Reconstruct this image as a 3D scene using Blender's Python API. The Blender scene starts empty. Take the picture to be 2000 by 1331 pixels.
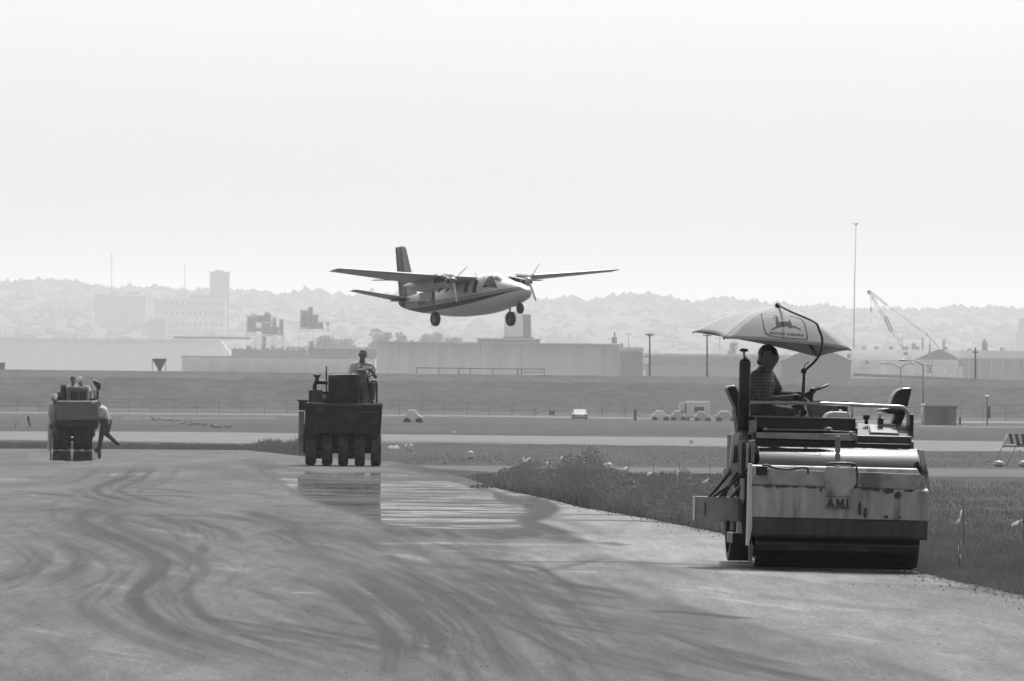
import bpy, bmesh, math, random
import numpy as np
from mathutils import Vector, Matrix, noise
from math import radians as R, sin, cos, pi
random.seed(7); np.random.seed(7)
sc = bpy.context.scene
C = sc.collection

# ------------------------------------------------------------------ camera, sky, sun, exposure
F = 16666.7; CH = 1.45; HOR = 785.0
pitch = math.atan((HOR-665.5)/F); roll = R(0.6)
CAMR = Matrix.Rotation(pi/2+pitch, 3, 'X') @ Matrix.Rotation(roll, 3, 'Z')
cam = bpy.data.cameras.new('camera'); camo = bpy.data.objects.new('camera', cam); C.objects.link(camo)
camo.matrix_world = Matrix.Translation((0, 0, CH)) @ CAMR.to_4x4()
cam.lens = 300; cam.sensor_width = 36; cam.clip_start = 1; cam.clip_end = 20000
cam.dof.use_dof = True; cam.dof.focus_distance = 112; cam.dof.aperture_fstop = 24
sc.camera = camo

SUN_EL, SUN_AZ = R(50), R(6)          # azimuth measured from +Y (view direction) towards +X
w = bpy.data.worlds.new('World'); sc.world = w; w.use_nodes = True
nt = w.node_tree; nt.nodes.clear()
sky = nt.nodes.new('ShaderNodeTexSky'); sky.sky_type = 'NISHITA'; sky.sun_disc = False
sky.sun_elevation = SUN_EL; sky.sun_rotation = SUN_AZ; sky.air_density = 1.0; sky.dust_density = 4.5; sky.ozone_density = 1
bw = nt.nodes.new('ShaderNodeRGBToBW'); bg = nt.nodes.new('ShaderNodeBackground'); wo = nt.nodes.new('ShaderNodeOutputWorld')
bg.inputs['Strength'].default_value = 0.148
nt.links.new(sky.outputs[0], bw.inputs[0]); nt.links.new(bw.outputs[0], bg.inputs['Color']); nt.links.new(bg.outputs[0], wo.inputs[0])

sl = bpy.data.lights.new('sun', 'SUN'); sl.energy = 2.4; sl.angle = R(1.5); sl.color = (1, 1, 1)
so = bpy.data.objects.new('sun', sl); C.objects.link(so)
sdir = Vector((sin(SUN_AZ)*cos(SUN_EL), cos(SUN_AZ)*cos(SUN_EL), sin(SUN_EL)))
so.rotation_euler = sdir.to_track_quat('Z', 'Y').to_euler(); so.location = (20, 60, 60)
sc.view_settings.view_transform = 'Standard'; sc.view_settings.look = 'None'
sc.view_settings.gamma = 1; sc.view_settings.use_curve_mapping = False
sc.view_settings.exposure = 0.37
sc.cycles.volume_bounces = 2
sc.cycles.max_bounces = 8
sc.cycles.use_denoising = True

# ------------------------------------------------------------------ projection helpers (photo pixels 2000x1331 -> world)
def ray(px, py): return CAMR @ Vector(((px-1000)/F, (665.5-py)/F, -1))
RMX = [0, 1325, 1345, 1380, 1420, 1480, 1600, 1800, 2100, 2500, 4500, 5200]; RMY = [0, 1325, 1380, 2800, 3100, 3500, 4500, 6000, 7600, 8600, 10500, 12000]
def RM(Y): return float(np.interp(Y, RMX, RMY))      # plan distances of the town and hills
def at(px, py, Y):
    Y = RM(Y); d = ray(px, py); t = Y/d.y
    return Vector((d.x*t, Y, CH+d.z*t))
YP = [-300, 165, 190, 210, 250, 290, 330, 500, 980, 1250, 1255, 1268, 1274, 1290, 1318, 6000, 18000]
ZP = [0, 0, -.025, -.08, -.2, -.30, -.35, -.42, -.53, -.5, -.1, 4.4, 5.47, 5.2, 5.0, 18.0, 28.0]
def gz(X, Y):
    z = np.interp(Y, YP, ZP)
    c = np.interp(Y, [-300, 110, 165, 9000], [1, 1, 0, 0])
    return z - 0.013*c*np.clip(np.asarray(X)-2.0, 0, 4)
A3 = np.array(CAMR)
def ground_np(px, py):
    d = np.stack([(px-1000)/F, (665.5-py)/F, -np.ones_like(px)], 0)
    dx, dy, dz = np.tensordot(A3, d, 1)
    sx = dx/dy; sz = dz/dy
    Y = np.full(px.shape, 100.0)
    for _ in range(60):
        Y = np.clip((CH-gz(sx*Y, Y))/np.maximum(-sz, 1e-5), 5, 1249)
    return sx*Y, Y, gz(sx*Y, Y)
def ground(px, py):
    x, y, z = ground_np(np.array([float(px)]), np.array([float(py)]))
    return Vector((x[0], y[0], z[0]))
def pick(M, px, py, d):
    Mi = M.inverted(); o = Mi @ Vector((0, 0, CH)); v = Mi.to_3x3() @ ray(px, py)
    t = (d-o.y)/v.y
    return o+v*t
def pickplane(M, px, py, p0, n):
    Mi = M.inverted(); o = Mi @ Vector((0, 0, CH)); v = Mi.to_3x3() @ ray(px, py)
    t = (p0-o).dot(n)/v.dot(n)
    return o+v*t

# ------------------------------------------------------------------ materials
MATS = {}
def mat(name, v, rough=.6, metal=0., var=.2, scale=6., bump=0., streak=None, spec=.5, trans=0., dirt=0., dirtv=.04):
    m = bpy.data.materials.new(name); m.use_nodes = True
    n = m.node_tree; N = n.nodes; L = n.links
    b = N['Principled BSDF']
    b.inputs['Roughness'].default_value = rough; b.inputs['Metallic'].default_value = metal
    b.inputs['Specular IOR Level'].default_value = spec
    tc = N.new('ShaderNodeTexCoord'); no = N.new('ShaderNodeTexNoise'); no.inputs['Scale'].default_value = scale; no.inputs['Detail'].default_value = 6
    src = tc.outputs['Object']
    if streak:
        mp = N.new('ShaderNodeMapping'); mp.inputs['Scale'].default_value = streak; L.new(src, mp.inputs[0]); src = mp.outputs[0]
    L.new(src, no.inputs['Vector'])
    mr = N.new('ShaderNodeMapRange'); mr.inputs[1].default_value = .3; mr.inputs[2].default_value = .7
    mr.inputs[3].default_value = v*(1-var); mr.inputs[4].default_value = v*(1+var); L.new(no.outputs[0], mr.inputs[0])
    col = mr.outputs[0]
    if dirt > 0:
        n2 = N.new('ShaderNodeTexNoise'); n2.inputs['Scale'].default_value = scale*.6; n2.inputs['Detail'].default_value = 8
        L.new(src, n2.inputs['Vector'])
        m2 = N.new('ShaderNodeMapRange'); m2.inputs[1].default_value = .62-dirt*.25; m2.inputs[2].default_value = .72-dirt*.15
        L.new(n2.outputs[0], m2.inputs[0])
        mx = N.new('ShaderNodeMix'); mx.data_type = 'FLOAT'; L.new(m2.outputs[0], mx.inputs[0]); L.new(col, mx.inputs[2]); mx.inputs[3].default_value = dirtv
        col = mx.outputs[0]
    L.new(col, b.inputs['Base Color'])
    if bump:
        bp = N.new('ShaderNodeBump'); bp.inputs['Strength'].default_value = bump; bp.inputs['Distance'].default_value = .02
        L.new(no.outputs[0], bp.inputs['Height']); L.new(bp.outputs[0], b.inputs['Normal'])
    if trans:
        tr = N.new('ShaderNodeBsdfTranslucent'); tr.inputs[0].default_value = (v, v, v, 1)
        ms = N.new('ShaderNodeMixShader'); ms.inputs[0].default_value = trans
        o = N['Material Output']; L.new(b.outputs[0], ms.inputs[1]); L.new(tr.outputs[0], ms.inputs[2]); L.new(ms.outputs[0], o.inputs[0])
    MATS[name] = m
    return m
black = mat('black_paint', .012, .45, var=.4, scale=9)
darkp = mat('dark_worn_paint', .008, .55, var=.5, scale=5, dirt=.3, dirtv=.05)
darkm = mat('dark_machine_grey', .05, .5, var=.4, scale=7, dirt=.4)
midp = mat('grey_machine_paint', .17, .5, var=.2, scale=7, dirt=.35, dirtv=.06)
lightp = mat('light_machine_paint', .42, .55, var=.15, scale=6, dirt=.35, dirtv=.1)
palep = mat('pale_paint', .55, .45, var=.12, scale=8, dirt=.2, dirtv=.2)
chrome = mat('bare_steel_tube', .45, .35, metal=.7, var=.1)
tankm = mat('stained_tank_paint', .4, .55, var=.22, scale=5, streak=(2.2, 1, .35), dirt=.34, dirtv=.17, bump=.1)
tankt = mat('tank_top_paint', .38, .6, var=.25, scale=6, dirt=.25, dirtv=.15, bump=.15)
tankd = mat('oily_tank_foot', .045, .5, var=.6, scale=5, streak=(2, 1, .3))
tyre = mat('tyre_rubber', .024, .85, var=.4, scale=14, bump=.2)
canvas = mat('umbrella_canvas', .42, .8, var=.06, scale=14, trans=.1, bump=.05)
print_ = mat('dark_print', .02, .8, var=.1)
vinyl = mat('seat_vinyl', .014, .4, var=.3)
skin_ = mat('skin_tone', .16, .55, var=.15, scale=30)
skinl = mat('skin_light', .2, .55, var=.15, scale=30)
hair_ = mat('dark_hair', .008, .6, var=.4, scale=50)
glove = mat('dark_glove', .012, .7, var=.3)
ribbonm = mat('flag_ribbon', .85, .8, var=.05, trans=.55)
white_cloth = mat('pale_cloth', .55, .9, var=.12, scale=12)
grey_cloth = mat('grey_cloth', .6, .9, var=.15, scale=12)
dark_cloth = mat('dark_denim', .08, .9, var=.3, scale=15)
steelm = mat('galvanised_steel', .25, .45, metal=.5)
ballm = mat('far_white', .82, .6, var=.1)
glass = mat('dark_window_glass', .012, .08, var=.2, spec=.6)
shed_l = mat('pale_cladding', .78, .7, var=.1, scale=.4, streak=(1, 1, .1))
shed_m = mat('grey_cladding', .17, .8, var=.2, scale=.4)
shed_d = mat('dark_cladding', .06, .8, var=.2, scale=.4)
roofm = mat('dark_roofing', .07, .8, var=.2, scale=.3)
hazeb = mat('far_masonry', .16, .9, var=.15, scale=.2)
hazeb2 = mat('far_pale_masonry', .5, .9, var=.15, scale=.2)
wood = mat('weathered_pole', .05, .9, var=.3)
leafm = mat('leaf_green_grey', .07, .7, var=.5, scale=1.2, trans=.25)
bark = mat('bark', .06, .9)
weedm = mat('weed_blades', .15, .7, var=.5, scale=1.5, trans=.3)
grassb = mat('grass_blades', .14, .8, var=.6, scale=1.1, trans=.3)

def plaid():
    m = mat('plaid_shirt', .06, .9)
    n = m.node_tree; N = n.nodes; L = n.links; b = N['Principled BSDF']
    tc = N.new('ShaderNodeTexCoord'); sx = N.new('ShaderNodeSeparateXYZ'); L.new(tc.outputs['Object'], sx.inputs[0])
    outs = []
    for k, fr in ((0, 260.), (2, 210.)):
        a = N.new('ShaderNodeMath'); a.operation = 'MULTIPLY'; a.inputs[1].default_value = fr; L.new(sx.outputs[k], a.inputs[0])
        s = N.new('ShaderNodeMath'); s.operation = 'SINE'; L.new(a.outputs[0], s.inputs[0])
        r = N.new('ShaderNodeMapRange'); r.inputs[1].default_value = .1; r.inputs[2].default_value = .6; r.inputs[3].default_value = .055; r.inputs[4].default_value = .12
        L.new(s.outputs[0], r.inputs[0]); outs.append(r.outputs[0])
    mx = N.new('ShaderNodeMath'); mx.operation = 'MAXIMUM'; L.new(outs[0], mx.inputs[0]); L.new(outs[1], mx.inputs[1])
    L.new(mx.outputs[0], b.inputs['Base Color']); return m
plaidm = plaid()

# ------------------------------------------------------------------ mesh builder
class MB:
    def __init__(s): s.v = []; s.f = []; s.sm = []
    def add(s, vs, fs, smooth=False):
        k = len(s.v); s.v += [Vector(v) for v in vs]; s.f += [tuple(i+k for i in f) for f in fs]; s.sm += [smooth]*len(fs); return s
    def box(s, c, d, rz=0, M=None):
        hx, hy, hz = d[0]/2, d[1]/2, d[2]/2
        m = Matrix.Translation(c) @ (M.to_4x4() if M else Matrix.Rotation(rz, 4, 'Z'))
        vs = [m @ Vector((x*hx, y*hy, z*hz)) for z in (-1, 1) for y in (-1, 1) for x in (-1, 1)]
        return s.add(vs, [(0, 2, 3, 1), (4, 5, 7, 6), (0, 1, 5, 4), (2, 6, 7, 3), (0, 4, 6, 2), (1, 3, 7, 5)])
    def span(s, a, b):
        c = [(a[i]+b[i])/2 for i in range(3)]; d = [abs(b[i]-a[i]) for i in range(3)]
        return s.box(c, d)
    def tube(s, pts, r, n=8, closed=False, caps=True):
        pts = [Vector(p) for p in pts]; m = len(pts); rs = r if isinstance(r, (list, tuple)) else [r]*m
        vs = []; up = None
        for i, p in enumerate(pts):
            a = pts[(i-1) % m] if (closed or i > 0) else p; b = pts[(i+1) % m] if (closed or i < m-1) else p
            t = (b-a).normalized()
            if up is None: up = Vector((0, 0, 1)) if abs(t.z) < .9 else Vector((1, 0, 0))
            x = t.cross(up).normalized(); y = x.cross(t).normalized(); up = y
            vs += [p+(x*cos(2*pi*k/n)+y*sin(2*pi*k/n))*rs[i] for k in range(n)]
        fs = []
        for i in range(m if closed else m-1):
            j = (i+1) % m
            fs += [(i*n+k, i*n+(k+1) % n, j*n+(k+1) % n, j*n+k) for k in range(n)]
        s.add(vs, fs, True)
        if caps and not closed: s.add(vs[:n], [tuple(range(n-1, -1, -1))]); s.add(vs[-n:], [tuple(range(n))])
        return s
    def cyl(s, a, b, r, n=24): return s.tube([a, b], r, n)
    def prism(s, poly, off):
        n = len(poly); poly = [Vector(p) for p in poly]; off = Vector(off)
        vs = poly+[p+off for p in poly]
        return s.add(vs, [tuple(range(n)), tuple(range(2*n-1, n-1, -1))]+[(i, i+n, (i+1) % n+n, (i+1) % n) for i in range(n)])
    def loft(s, rings, smooth=True, cap=True, closed=True):
        n = len(rings[0]); vs = [Vector(p) for r in rings for p in r]; fs = []
        for i in range(len(rings)-1):
            for k in range(n if closed else n-1):
                fs.append((i*n+k, i*n+(k+1) % n, (i+1)*n+(k+1) % n, (i+1)*n+k))
        s.add(vs, fs, smooth)
        if cap: s.add(rings[0], [tuple(range(n-1, -1, -1))]); s.add(rings[-1], [tuple(range(n))])
        return s
    def ball(s, c, r, n=12, m=8):
        c = Vector(c); r = Vector(r) if not isinstance(r, (int, float)) else Vector((r, r, r))
        rings = [[c+Vector((r.x*sin(pi*i/m)*cos(2*pi*k/n), r.y*sin(pi*i/m)*sin(2*pi*k/n), r.z*cos(pi*i/m))) for k in range(n)] for i in range(m+1)]
        rings[0] = [c+Vector((r.x*.01*cos(2*pi*k/n), r.y*.01*sin(2*pi*k/n), r.z)) for k in range(n)]
        rings[-1] = [c+Vector((r.x*.01*cos(2*pi*k/n), r.y*.01*sin(2*pi*k/n), -r.z)) for k in range(n)]
        return s.loft(rings)
    def build(s, name, m, parent=None, bevel=0, origin=None, fixn=True):
        me = bpy.data.meshes.new(name)
        o3 = Vector(origin) if origin is not None else Vector((0, 0, 0))
        me.from_pydata([v-o3 for v in s.v], [], s.f); me.polygons.foreach_set('use_smooth', s.sm)
        if fixn and len(s.f) < 60000:
            bm = bmesh.new(); bm.from_mesh(me); bmesh.ops.remove_doubles(bm, verts=bm.verts, dist=1e-5)
            bmesh.ops.recalc_face_normals(bm, faces=bm.faces); bm.to_mesh(me); bm.free()
        if m: me.materials.append(m)
        o = bpy.data.objects.new(name, me); C.objects.link(o); o.location = o3
        if parent: o.parent = parent
        if bevel:
            b = o.modifiers.new('bevel', 'BEVEL'); b.width = bevel; b.segments = 2; b.limit_method = 'ANGLE'
        return o
def tag(o, label=None, cat=None, group=None, kind=None):
    if label: o['label'] = label
    if cat: o['category'] = cat
    if group: o['group'] = group
    if kind: o['kind'] = kind
    return o
def empty(name, M, label, cat, group=None):
    o = bpy.data.objects.new(name, None); C.objects.link(o); o.matrix_world = M if isinstance(M, Matrix) else Matrix.Translation(M)
    o.empty_display_size = .3
    return tag(o, label, cat, group)
def copy_tree(o, parent=None):
    c = o.copy(); C.objects.link(c)
    if parent: c.parent = parent
    for ch in list(o.children): copy_tree(ch, c)
    return c
def catmull(P, n=8):
    P = [np.array(p, float) for p in P]; P = [2*P[0]-P[1]]+P+[2*P[-1]-P[-2]]; out = []
    for i in range(1, len(P)-2):
        for k in range(n):
            t = k/n; a, b, c, d = P[i-1:i+3]
            out.append(.5*((2*b)+(-a+c)*t+(2*a-5*b+4*c-d)*t*t+(-a+3*b-3*c+d)*t**3))
    out.append(P[-2]); return out

# ------------------------------------------------------------------ ground sheet
def grid_mesh(name, V, nr, nc, m, parent=None, smooth=True):
    me = bpy.data.meshes.new(name)
    i = np.arange(nr-1)[:, None]*nc+np.arange(nc-1)[None, :]
    f = np.stack([i, i+1, i+nc+1, i+nc], -1).reshape(-1, 4)
    me.vertices.add(len(V)); me.vertices.foreach_set('co', V.astype(np.float32).ravel())
    me.loops.add(f.size); me.loops.foreach_set('vertex_index', f.ravel().astype(np.int32))
    me.polygons.add(len(f)); me.polygons.foreach_set('loop_start', (np.arange(len(f))*4).astype(np.int32))
    me.polygons.foreach_set('use_smooth', np.ones(len(f), bool)*smooth)
    me.update(calc_edges=True); me.materials.append(m)
    o = bpy.data.objects.new(name, me); C.objects.link(o)
    return o

def grass_mat():
    m = bpy.data.materials.new('mown_grass'); m.use_nodes = True; n = m.node_tree; N = n.nodes; L = n.links
    b = N['Principled BSDF']; b.inputs['Roughness'].default_value = .95; b.inputs['Specular IOR Level'].default_value = .12
    g = N.new('ShaderNodeNewGeometry')
    def nz(sc_, det, vec=None, mp=None):
        q = N.new('ShaderNodeTexNoise'); q.inputs['Scale'].default_value = sc_; q.inputs['Detail'].default_value = det
        if mp:
            k = N.new('ShaderNodeMapping'); k.inputs['Scale'].default_value = mp; L.new(g.outputs['Position'], k.inputs[0]); L.new(k.outputs[0], q.inputs[0])
        else: L.new(g.outputs['Position'], q.inputs[0])
        return q.outputs[0]
    a = nz(1.0, 8, mp=(.5, .1, 2.2)); c = nz(1.0, 5, mp=(.06, .012, .3)); d = nz(6.0, 4)
    s1 = N.new('ShaderNodeMath'); s1.operation = 'MULTIPLY_ADD'; s1.inputs[1].default_value = .5; L.new(a, s1.inputs[0]); 
    s2 = N.new('ShaderNodeMath'); s2.operation = 'MULTIPLY_ADD'; s2.inputs[1].default_value = .4; L.new(c, s2.inputs[0])
    s3 = N.new('ShaderNodeMath'); s3.operation = 'MULTIPLY'; s3.inputs[1].default_value = .1; L.new(d, s3.inputs[0])
    L.new(s3.outputs[0], s2.inputs[2]); L.new(s2.outputs[0], s1.inputs[2])
    r = N.new('ShaderNodeMapRange'); r.inputs[1].default_value = .33; r.inputs[2].default_value = .67; r.inputs[3].default_value = .028; r.inputs[4].default_value = .1
    L.new(s1.outputs[0], r.inputs[0])
    sy = N.new('ShaderNodeSeparateXYZ'); L.new(g.outputs['Position'], sy.inputs[0])
    ry = N.new('ShaderNodeMapRange'); ry.inputs[1].default_value = 1225; ry.inputs[2].default_value = 1252; ry.inputs[3].default_value = .62; ry.inputs[4].default_value = 1.0; L.new(sy.outputs[1], ry.inputs[0])   # rank uncut grass below, mown grass on the levee
    my = N.new('ShaderNodeMath'); my.operation = 'MULTIPLY'; L.new(r.outputs[0], my.inputs[0]); L.new(ry.outputs[0], my.inputs[1]); L.new(my.outputs[0], b.inputs['Base Color'])
    return m
grassm = grass_mat()
ys = sorted(set([-300, -50, 20, 40, 60, 80, 95, 110, 125, 140, 150] + YP[1:-1] + [230, 270, 310, 400, 450, 600, 700, 800, 900, 1050, 1150, 1252, 1260, 1264, 1271, 1282, 1310, 1400, 1600, 2000, 3000, 4500, 9000, 17500]))
xs = sorted(set([-3500, -1400, -900, -500, -300, -200, -120, -80, -60, -40, -30, -20, -15, -10, -8, -6, -4, -2, 0, 2.0, 3, 4, 5, 6.0, 8, 10, 15, 20, 30, 40, 60, 80, 120, 200, 300, 500, 900, 1400, 3500]))
XX, YY = np.meshgrid(xs, ys); ZZ = gz(XX, YY)
tag(grid_mesh('ground', np.stack([XX, YY, ZZ], -1).reshape(-1, 3), len(ys), len(xs), grassm, smooth=False), 'mown airfield grass running out to a long grassy levee', kind='structure')

# ------------------------------------------------------------------ asphalt with tyre marks, painted roller shadow, wet areas
TOPX = [-3000, 0, 230, 480, 520, 600, 780, 820, 870, 924, 978, 1046, 1148, 1250, 1352, 1420, 1500, 1790, 2000, 2400, 3200, 5000]
TOPY = [872, 877, 878, 880, 884, 893, 904, 912, 924, 938, 957, 971, 995, 1012, 1032, 1046, 1060, 1119, 1166, 1258, 1450, 1880]
colsx = np.concatenate([np.arange(-3000, -200, 80), np.arange(-200, 2150, 5), np.arange(2150, 5001, 80)]).astype(float)
ytop = np.interp(colsx, TOPX, TOPY)
wob = np.array([noise.noise(Vector((x*.02, 3.1, 0)))+.5*noise.noise(Vector((x*.09, 7.1, 0))) for x in colsx])
ytop = ytop + wob*1.6*(colsx > 700)
ymid = np.maximum(1345, ytop+8); yend = np.maximum(2300, ytop+200)
rowsN, rowsE = 270, 22
t1 = (np.linspace(0, 1, rowsN)**1.25)[:, None]; t2 = (np.linspace(0, 1, rowsE+1)[1:]**1.5)[:, None]
PY = np.vstack([ytop+(ymid-ytop)*t1, ymid+(yend-ymid)*t2])[::-1]
PX = np.repeat(colsx[None, :], PY.shape[0], 0)
gx, gy, gzv = ground_np(PX, PY)
mark = np.zeros(PX.shape); pale = np.zeros(PX.shape); wet = np.zeros(PX.shape)
def stroke(arr, pts, wh, wv, amt, sm=8, mode='max'):
    P = np.array(catmull(pts, sm)) if len(pts) > 2 else np.array(pts, float)
    x0, x1 = P[:, 0].min()-wh*3, P[:, 0].max()+wh*3; y0, y1 = P[:, 1].min()-wv*3, P[:, 1].max()+wv*3
    msk = (PX > x0) & (PX < x1) & (PY > y0) & (PY < y1)
    if not msk.any(): return
    qx = PX[msk]/wh; qy = PY[msk]/wv; best = np.full(qx.shape, 1e9)
    tt = np.zeros(qx.shape); nP = len(P)-1
    for i in range(nP):
        ax, ay = P[i, 0]/wh, P[i, 1]/wv; bx, by = P[i+1, 0]/wh, P[i+1, 1]/wv
        vx, vy = bx-ax, by-ay; l2 = vx*vx+vy*vy+1e-9
        t = np.clip(((qx-ax)*vx+(qy-ay)*vy)/l2, 0, 1)
        dd = (qx-ax-vx*t)**2+(qy-ay-vy*t)**2
        u = dd < best; best[u] = dd[u]; tt[u] = (i+t[u])/nP
    fade = np.clip(np.minimum(tt, 1-tt)*7+.15, 0, 1)
    val = amt*np.exp(-best**1.7*.7)*fade
    arr[msk] = arr[msk]+val*(1-arr[msk]) if mode == 'max' else arr[msk]+val
S = [
 ([(269,908),(245,932),(210,946),(187,959),(210,971),(266,981)], 9, 3, .7),
 ([(304,908),(280,932),(245,950),(233,959),(259,971),(311,981)], 8, 3, .5),
 ([(231,995),(182,1004),(155,1016),(182,1034),(245,1058),(298,1086),(318,1107),(304,1132),(273,1153),(262,1174),(287,1205),(332,1233),(420,1261),(507,1289),(580,1308)], 17, 7, .62),
 ([(298,1110),(273,1150),(264,1176),(287,1205),(332,1233),(400,1256)], 15, 8, .55),
 ([(280,1001),(241,1006),(222,1018),(245,1034),(297,1055),(350,1076),(395,1104),(392,1125),(364,1149),(371,1177),(402,1209),(455,1233),(525,1258),(612,1286),(720,1312)], 14, 6, .5),
 ([(364,1149),(371,1177),(402,1209),(455,1233)], 12, 7, .3),
 ([(164,1153),(161,1184),(196,1216),(280,1251),(367,1282),(430,1300)], 18, 9, .35),
 ([(52,1069),(84,1090),(70,1114),(35,1128),(-10,1142)], 15, 7, .42),
 ([(105,1058),(140,1080),(161,1104),(133,1125),(80,1143)], 18, 8, .5),
 ([(385,1070),(395,1076),(405,1082)], 12, 9, .6),
 ([(0,952),(88,945),(140,943),(164,934),(203,911)], 9, 2, .35), ([(0,1001),(70,1001),(158,992)], 20, 2, .3),
 ([(140,955),(175,971),(224,992)], 12, 3, .35), ([(110,1018),(140,1040),(190,1050)], 12, 5, .3),
 ([(350,1015),(402,1027),(448,1041),(462,1062)], 12, 3.5, .4), ([(539,1034),(577,1051),(602,1072),(637,1086)], 10, 3.5, .45),
 ([(595,1037),(630,1046),(665,1062)], 14, 4, .4), ([(525,1219),(595,1230),(700,1247),(790,1262)], 16, 3.2, .5),
 ([(507,1233),(612,1247),(700,1268),(760,1285)], 15, 3.6, .45), ([(367,999),(490,1018),(600,1024),(700,1025)], 20, 3, .35),
 ([(784,1127),(840,1152),(896,1190),(945,1229),(973,1271),(987,1302),(1015,1335)], 14, 8, .55),
 ([(700,1131),(770,1180),(815,1215),(847,1250),(854,1285)], 13, 8, .5), ([(738,1162),(787,1201),(812,1236),(812,1278),(805,1300)], 12, 8, .45),
 ([(854,1124),(910,1141),(966,1173),(1032,1225),(1085,1250),(1137,1278),(1190,1312)], 15, 6, .45),
 ([(910,1124),(997,1141),(1067,1173),(1172,1190)], 26, 8, .45), ([(1078,1138),(1137,1159),(1190,1176)], 16, 4, .35),
 ([(1137,1124),(1190,1152),(1246,1176)], 16, 5, .35), ([(1092,1204),(1207,1225),(1295,1239)], 30, 8, .4),
 ([(1207,1246),(1295,1278),(1400,1302),(1480,1320)], 24, 7, .35), ([(1260,1197),(1330,1199),(1400,1206),(1470,1213)], 22, 1.6, .75),
 ([(900,1096),(997,1099),(1190,1100),(1400,1107)], 30, 1.3, .5), ([(1008,1124),(1085,1113),(1155,1098),(1190,1092)], 14, 1.8, .45),
 ([(740,1088),(800,1102),(860,1110),(960,1112)], 18, 3, .35), ([(1070,1300),(1105,1320),(1120,1340)], 14, 7, .35),
 ([(1001,972),(1043,980),(1072,994),(1052,1010),(1028,1021),(1050,1029),(1085,1040),(1125,1048)], 20, 5.5, .97),
 ([(966,977),(1008,984),(1036,996),(1022,1010),(1001,1021),(1015,1033),(1060,1050)], 17, 5, .92),
 ([(927,980),(973,987),(997,998),(980,1012)], 15, 4.5, .85), ([(940,1015),(997,1038),(1060,1050)], 17, 4.5, .9),
 ([(880,1015),(917,1029),(962,1043),(1030,1053)], 17, 4.5, .9), ([(752,1034),(765,1043),(790,1049)], 10, 3, .6),
 ([(806,1034),(822,1043),(850,1050)], 10, 3, .75), ([(840,1024),(880,1045),(905,1054)], 12, 3.5, .65), ([(900,1035),(950,1050),(1000,1054)], 14, 3.5, .6),
 ([(1067,1050),(1144,1063)], 26, 3, .5), ([(1172,1061),(1220,1068)], 22, 1.8, .6), ([(770,940),(860,955),(960,975),(1010,985)], 30, 5, .5),
 ([(820,915),(880,935),(960,965)], 25, 5, .55), ([(480,895),(560,930),(640,955),(740,985)], 26, 5, .45), ([(760,908),(800,912),(860,925)], 28, 5, .6),
 ([(640,985),(740,1005),(760,1030),(860,1050)], 26, 5, .4), ([(1080,1008),(1160,1007),(1250,1009)], 20, 1.2, .5), ([(1090,1018),(1230,1019),(1390,1025)], 24, 1.2, .55),
 ([(1370,1106),(1450,1110),(1560,1118)], 30, 2.5, .5), ([(1600,1120),(1700,1124),(1790,1122)], 40, 2.0, .5), ([(1440,1160),(1600,1180),(1800,1200)], 30, 3, .25),  # first two strokes paint the near roller's shadow beside and under its drum
 ([(540,1075),(600,1088),(690,1110),(760,1140)], 20, 6, .4), ([(590,1180),(640,1205),(700,1230)], 22, 8, .4), ([(560,1130),(640,1150),(720,1190)], 26, 8, .35),
 ([(0,1180),(120,1200),(260,1240),(420,1300)], 60, 18, .15), ([(300,1180),(330,1160),(340,1120)], 20, 12, .2), ([(900,1290),(920,1320),(925,1345)], 12, 8, .3), ([(1290,1190),(1400,1230),(1560,1290)], 40, 8, .2),
 ([(380,910),(450,925),(560,950)], 40, 3, .3), ([(1500,1230),(1650,1262),(1850,1330)], 40, 7, .22), ([(0,912),(60,908),(140,905)], 30, 2, .25)]
for s_ in S: stroke(mark, *s_)
random.seed(3)
for k in range(170):      # fainter scuffs and drag marks
    x = random.uniform(-150, 1500); y = 905+420*random.random()**1.3; l = random.uniform(40, 160); sl_ = random.uniform(.1, .55)*(y-850)/300
    if x > 1100+(y-1000)*1.6: continue
    stroke(mark, [(x, y), (x+l*.5, y+l*sl_*.5), (x+l, y+l*sl_*1.2)], random.uniform(10, 22), random.uniform(1, 2)*(y-860)/110, random.uniform(.06, .24))
fam = [(S[20][0], 150, 60), (S[21][0], 130, 45), (S[22][0], 110, 45), (S[23][0], 240, 60), (S[24][0], 190, 70), (S[16][0], 120, 40), (S[14][0], 130, 40), (S[17][0], 160, 50), (S[27][0], 130, 50), (S[28][0], 180, 60)]
for pts, sx_, sy_ in fam:      # bundles of fine parallel tracks
    for k in range(12):
        dx_, dy_ = random.uniform(-sx_, sx_), random.uniform(-sy_, sy_)*.5; am = random.uniform(.12, .5); wh0 = random.uniform(3, 6.5); wv0 = random.uniform(1.3, 3)
        stroke(mark, [(x+dx_, y+dy_) for x, y in pts], wh0, wv0, am)
        if random.random() < .5: stroke(mark, [(x+dx_+wh0*3.4, y+dy_) for x, y in pts], wh0, wv0, am*.8)
for pts in (S[2][0], S[4][0], S[7][0], S[8][0], S[0][0]):
    for k in range(9):
        dx_, dy_ = random.uniform(-110, 90), random.uniform(-14, 22); am = random.uniform(.08, .32)
        stroke(mark, [(x+dx_, y+dy_) for x, y in pts], random.uniform(3, 6), random.uniform(1.3, 2.6), am)
for k in range(150):     # long fine sweeping tracks left by tyres and drums
    x = random.uniform(330, 1150); y = random.uniform(985, 1240); L0 = random.uniform(120, 380); g_ = .32+(x-330)/1900; cv = random.uniform(.1, .55)
    if x > 900+(y-1000)*1.2: continue
    stroke(mark, [(x, y), (x+L0*.35, y+L0*.35*g_*.5), (x+L0*.7, y+L0*.7*g_*(.6+cv*.4)), (x+L0, y+L0*g_*(.8+cv))], random.uniform(4, 9), random.uniform(.9, 2.2), random.uniform(.05, .22))
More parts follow.
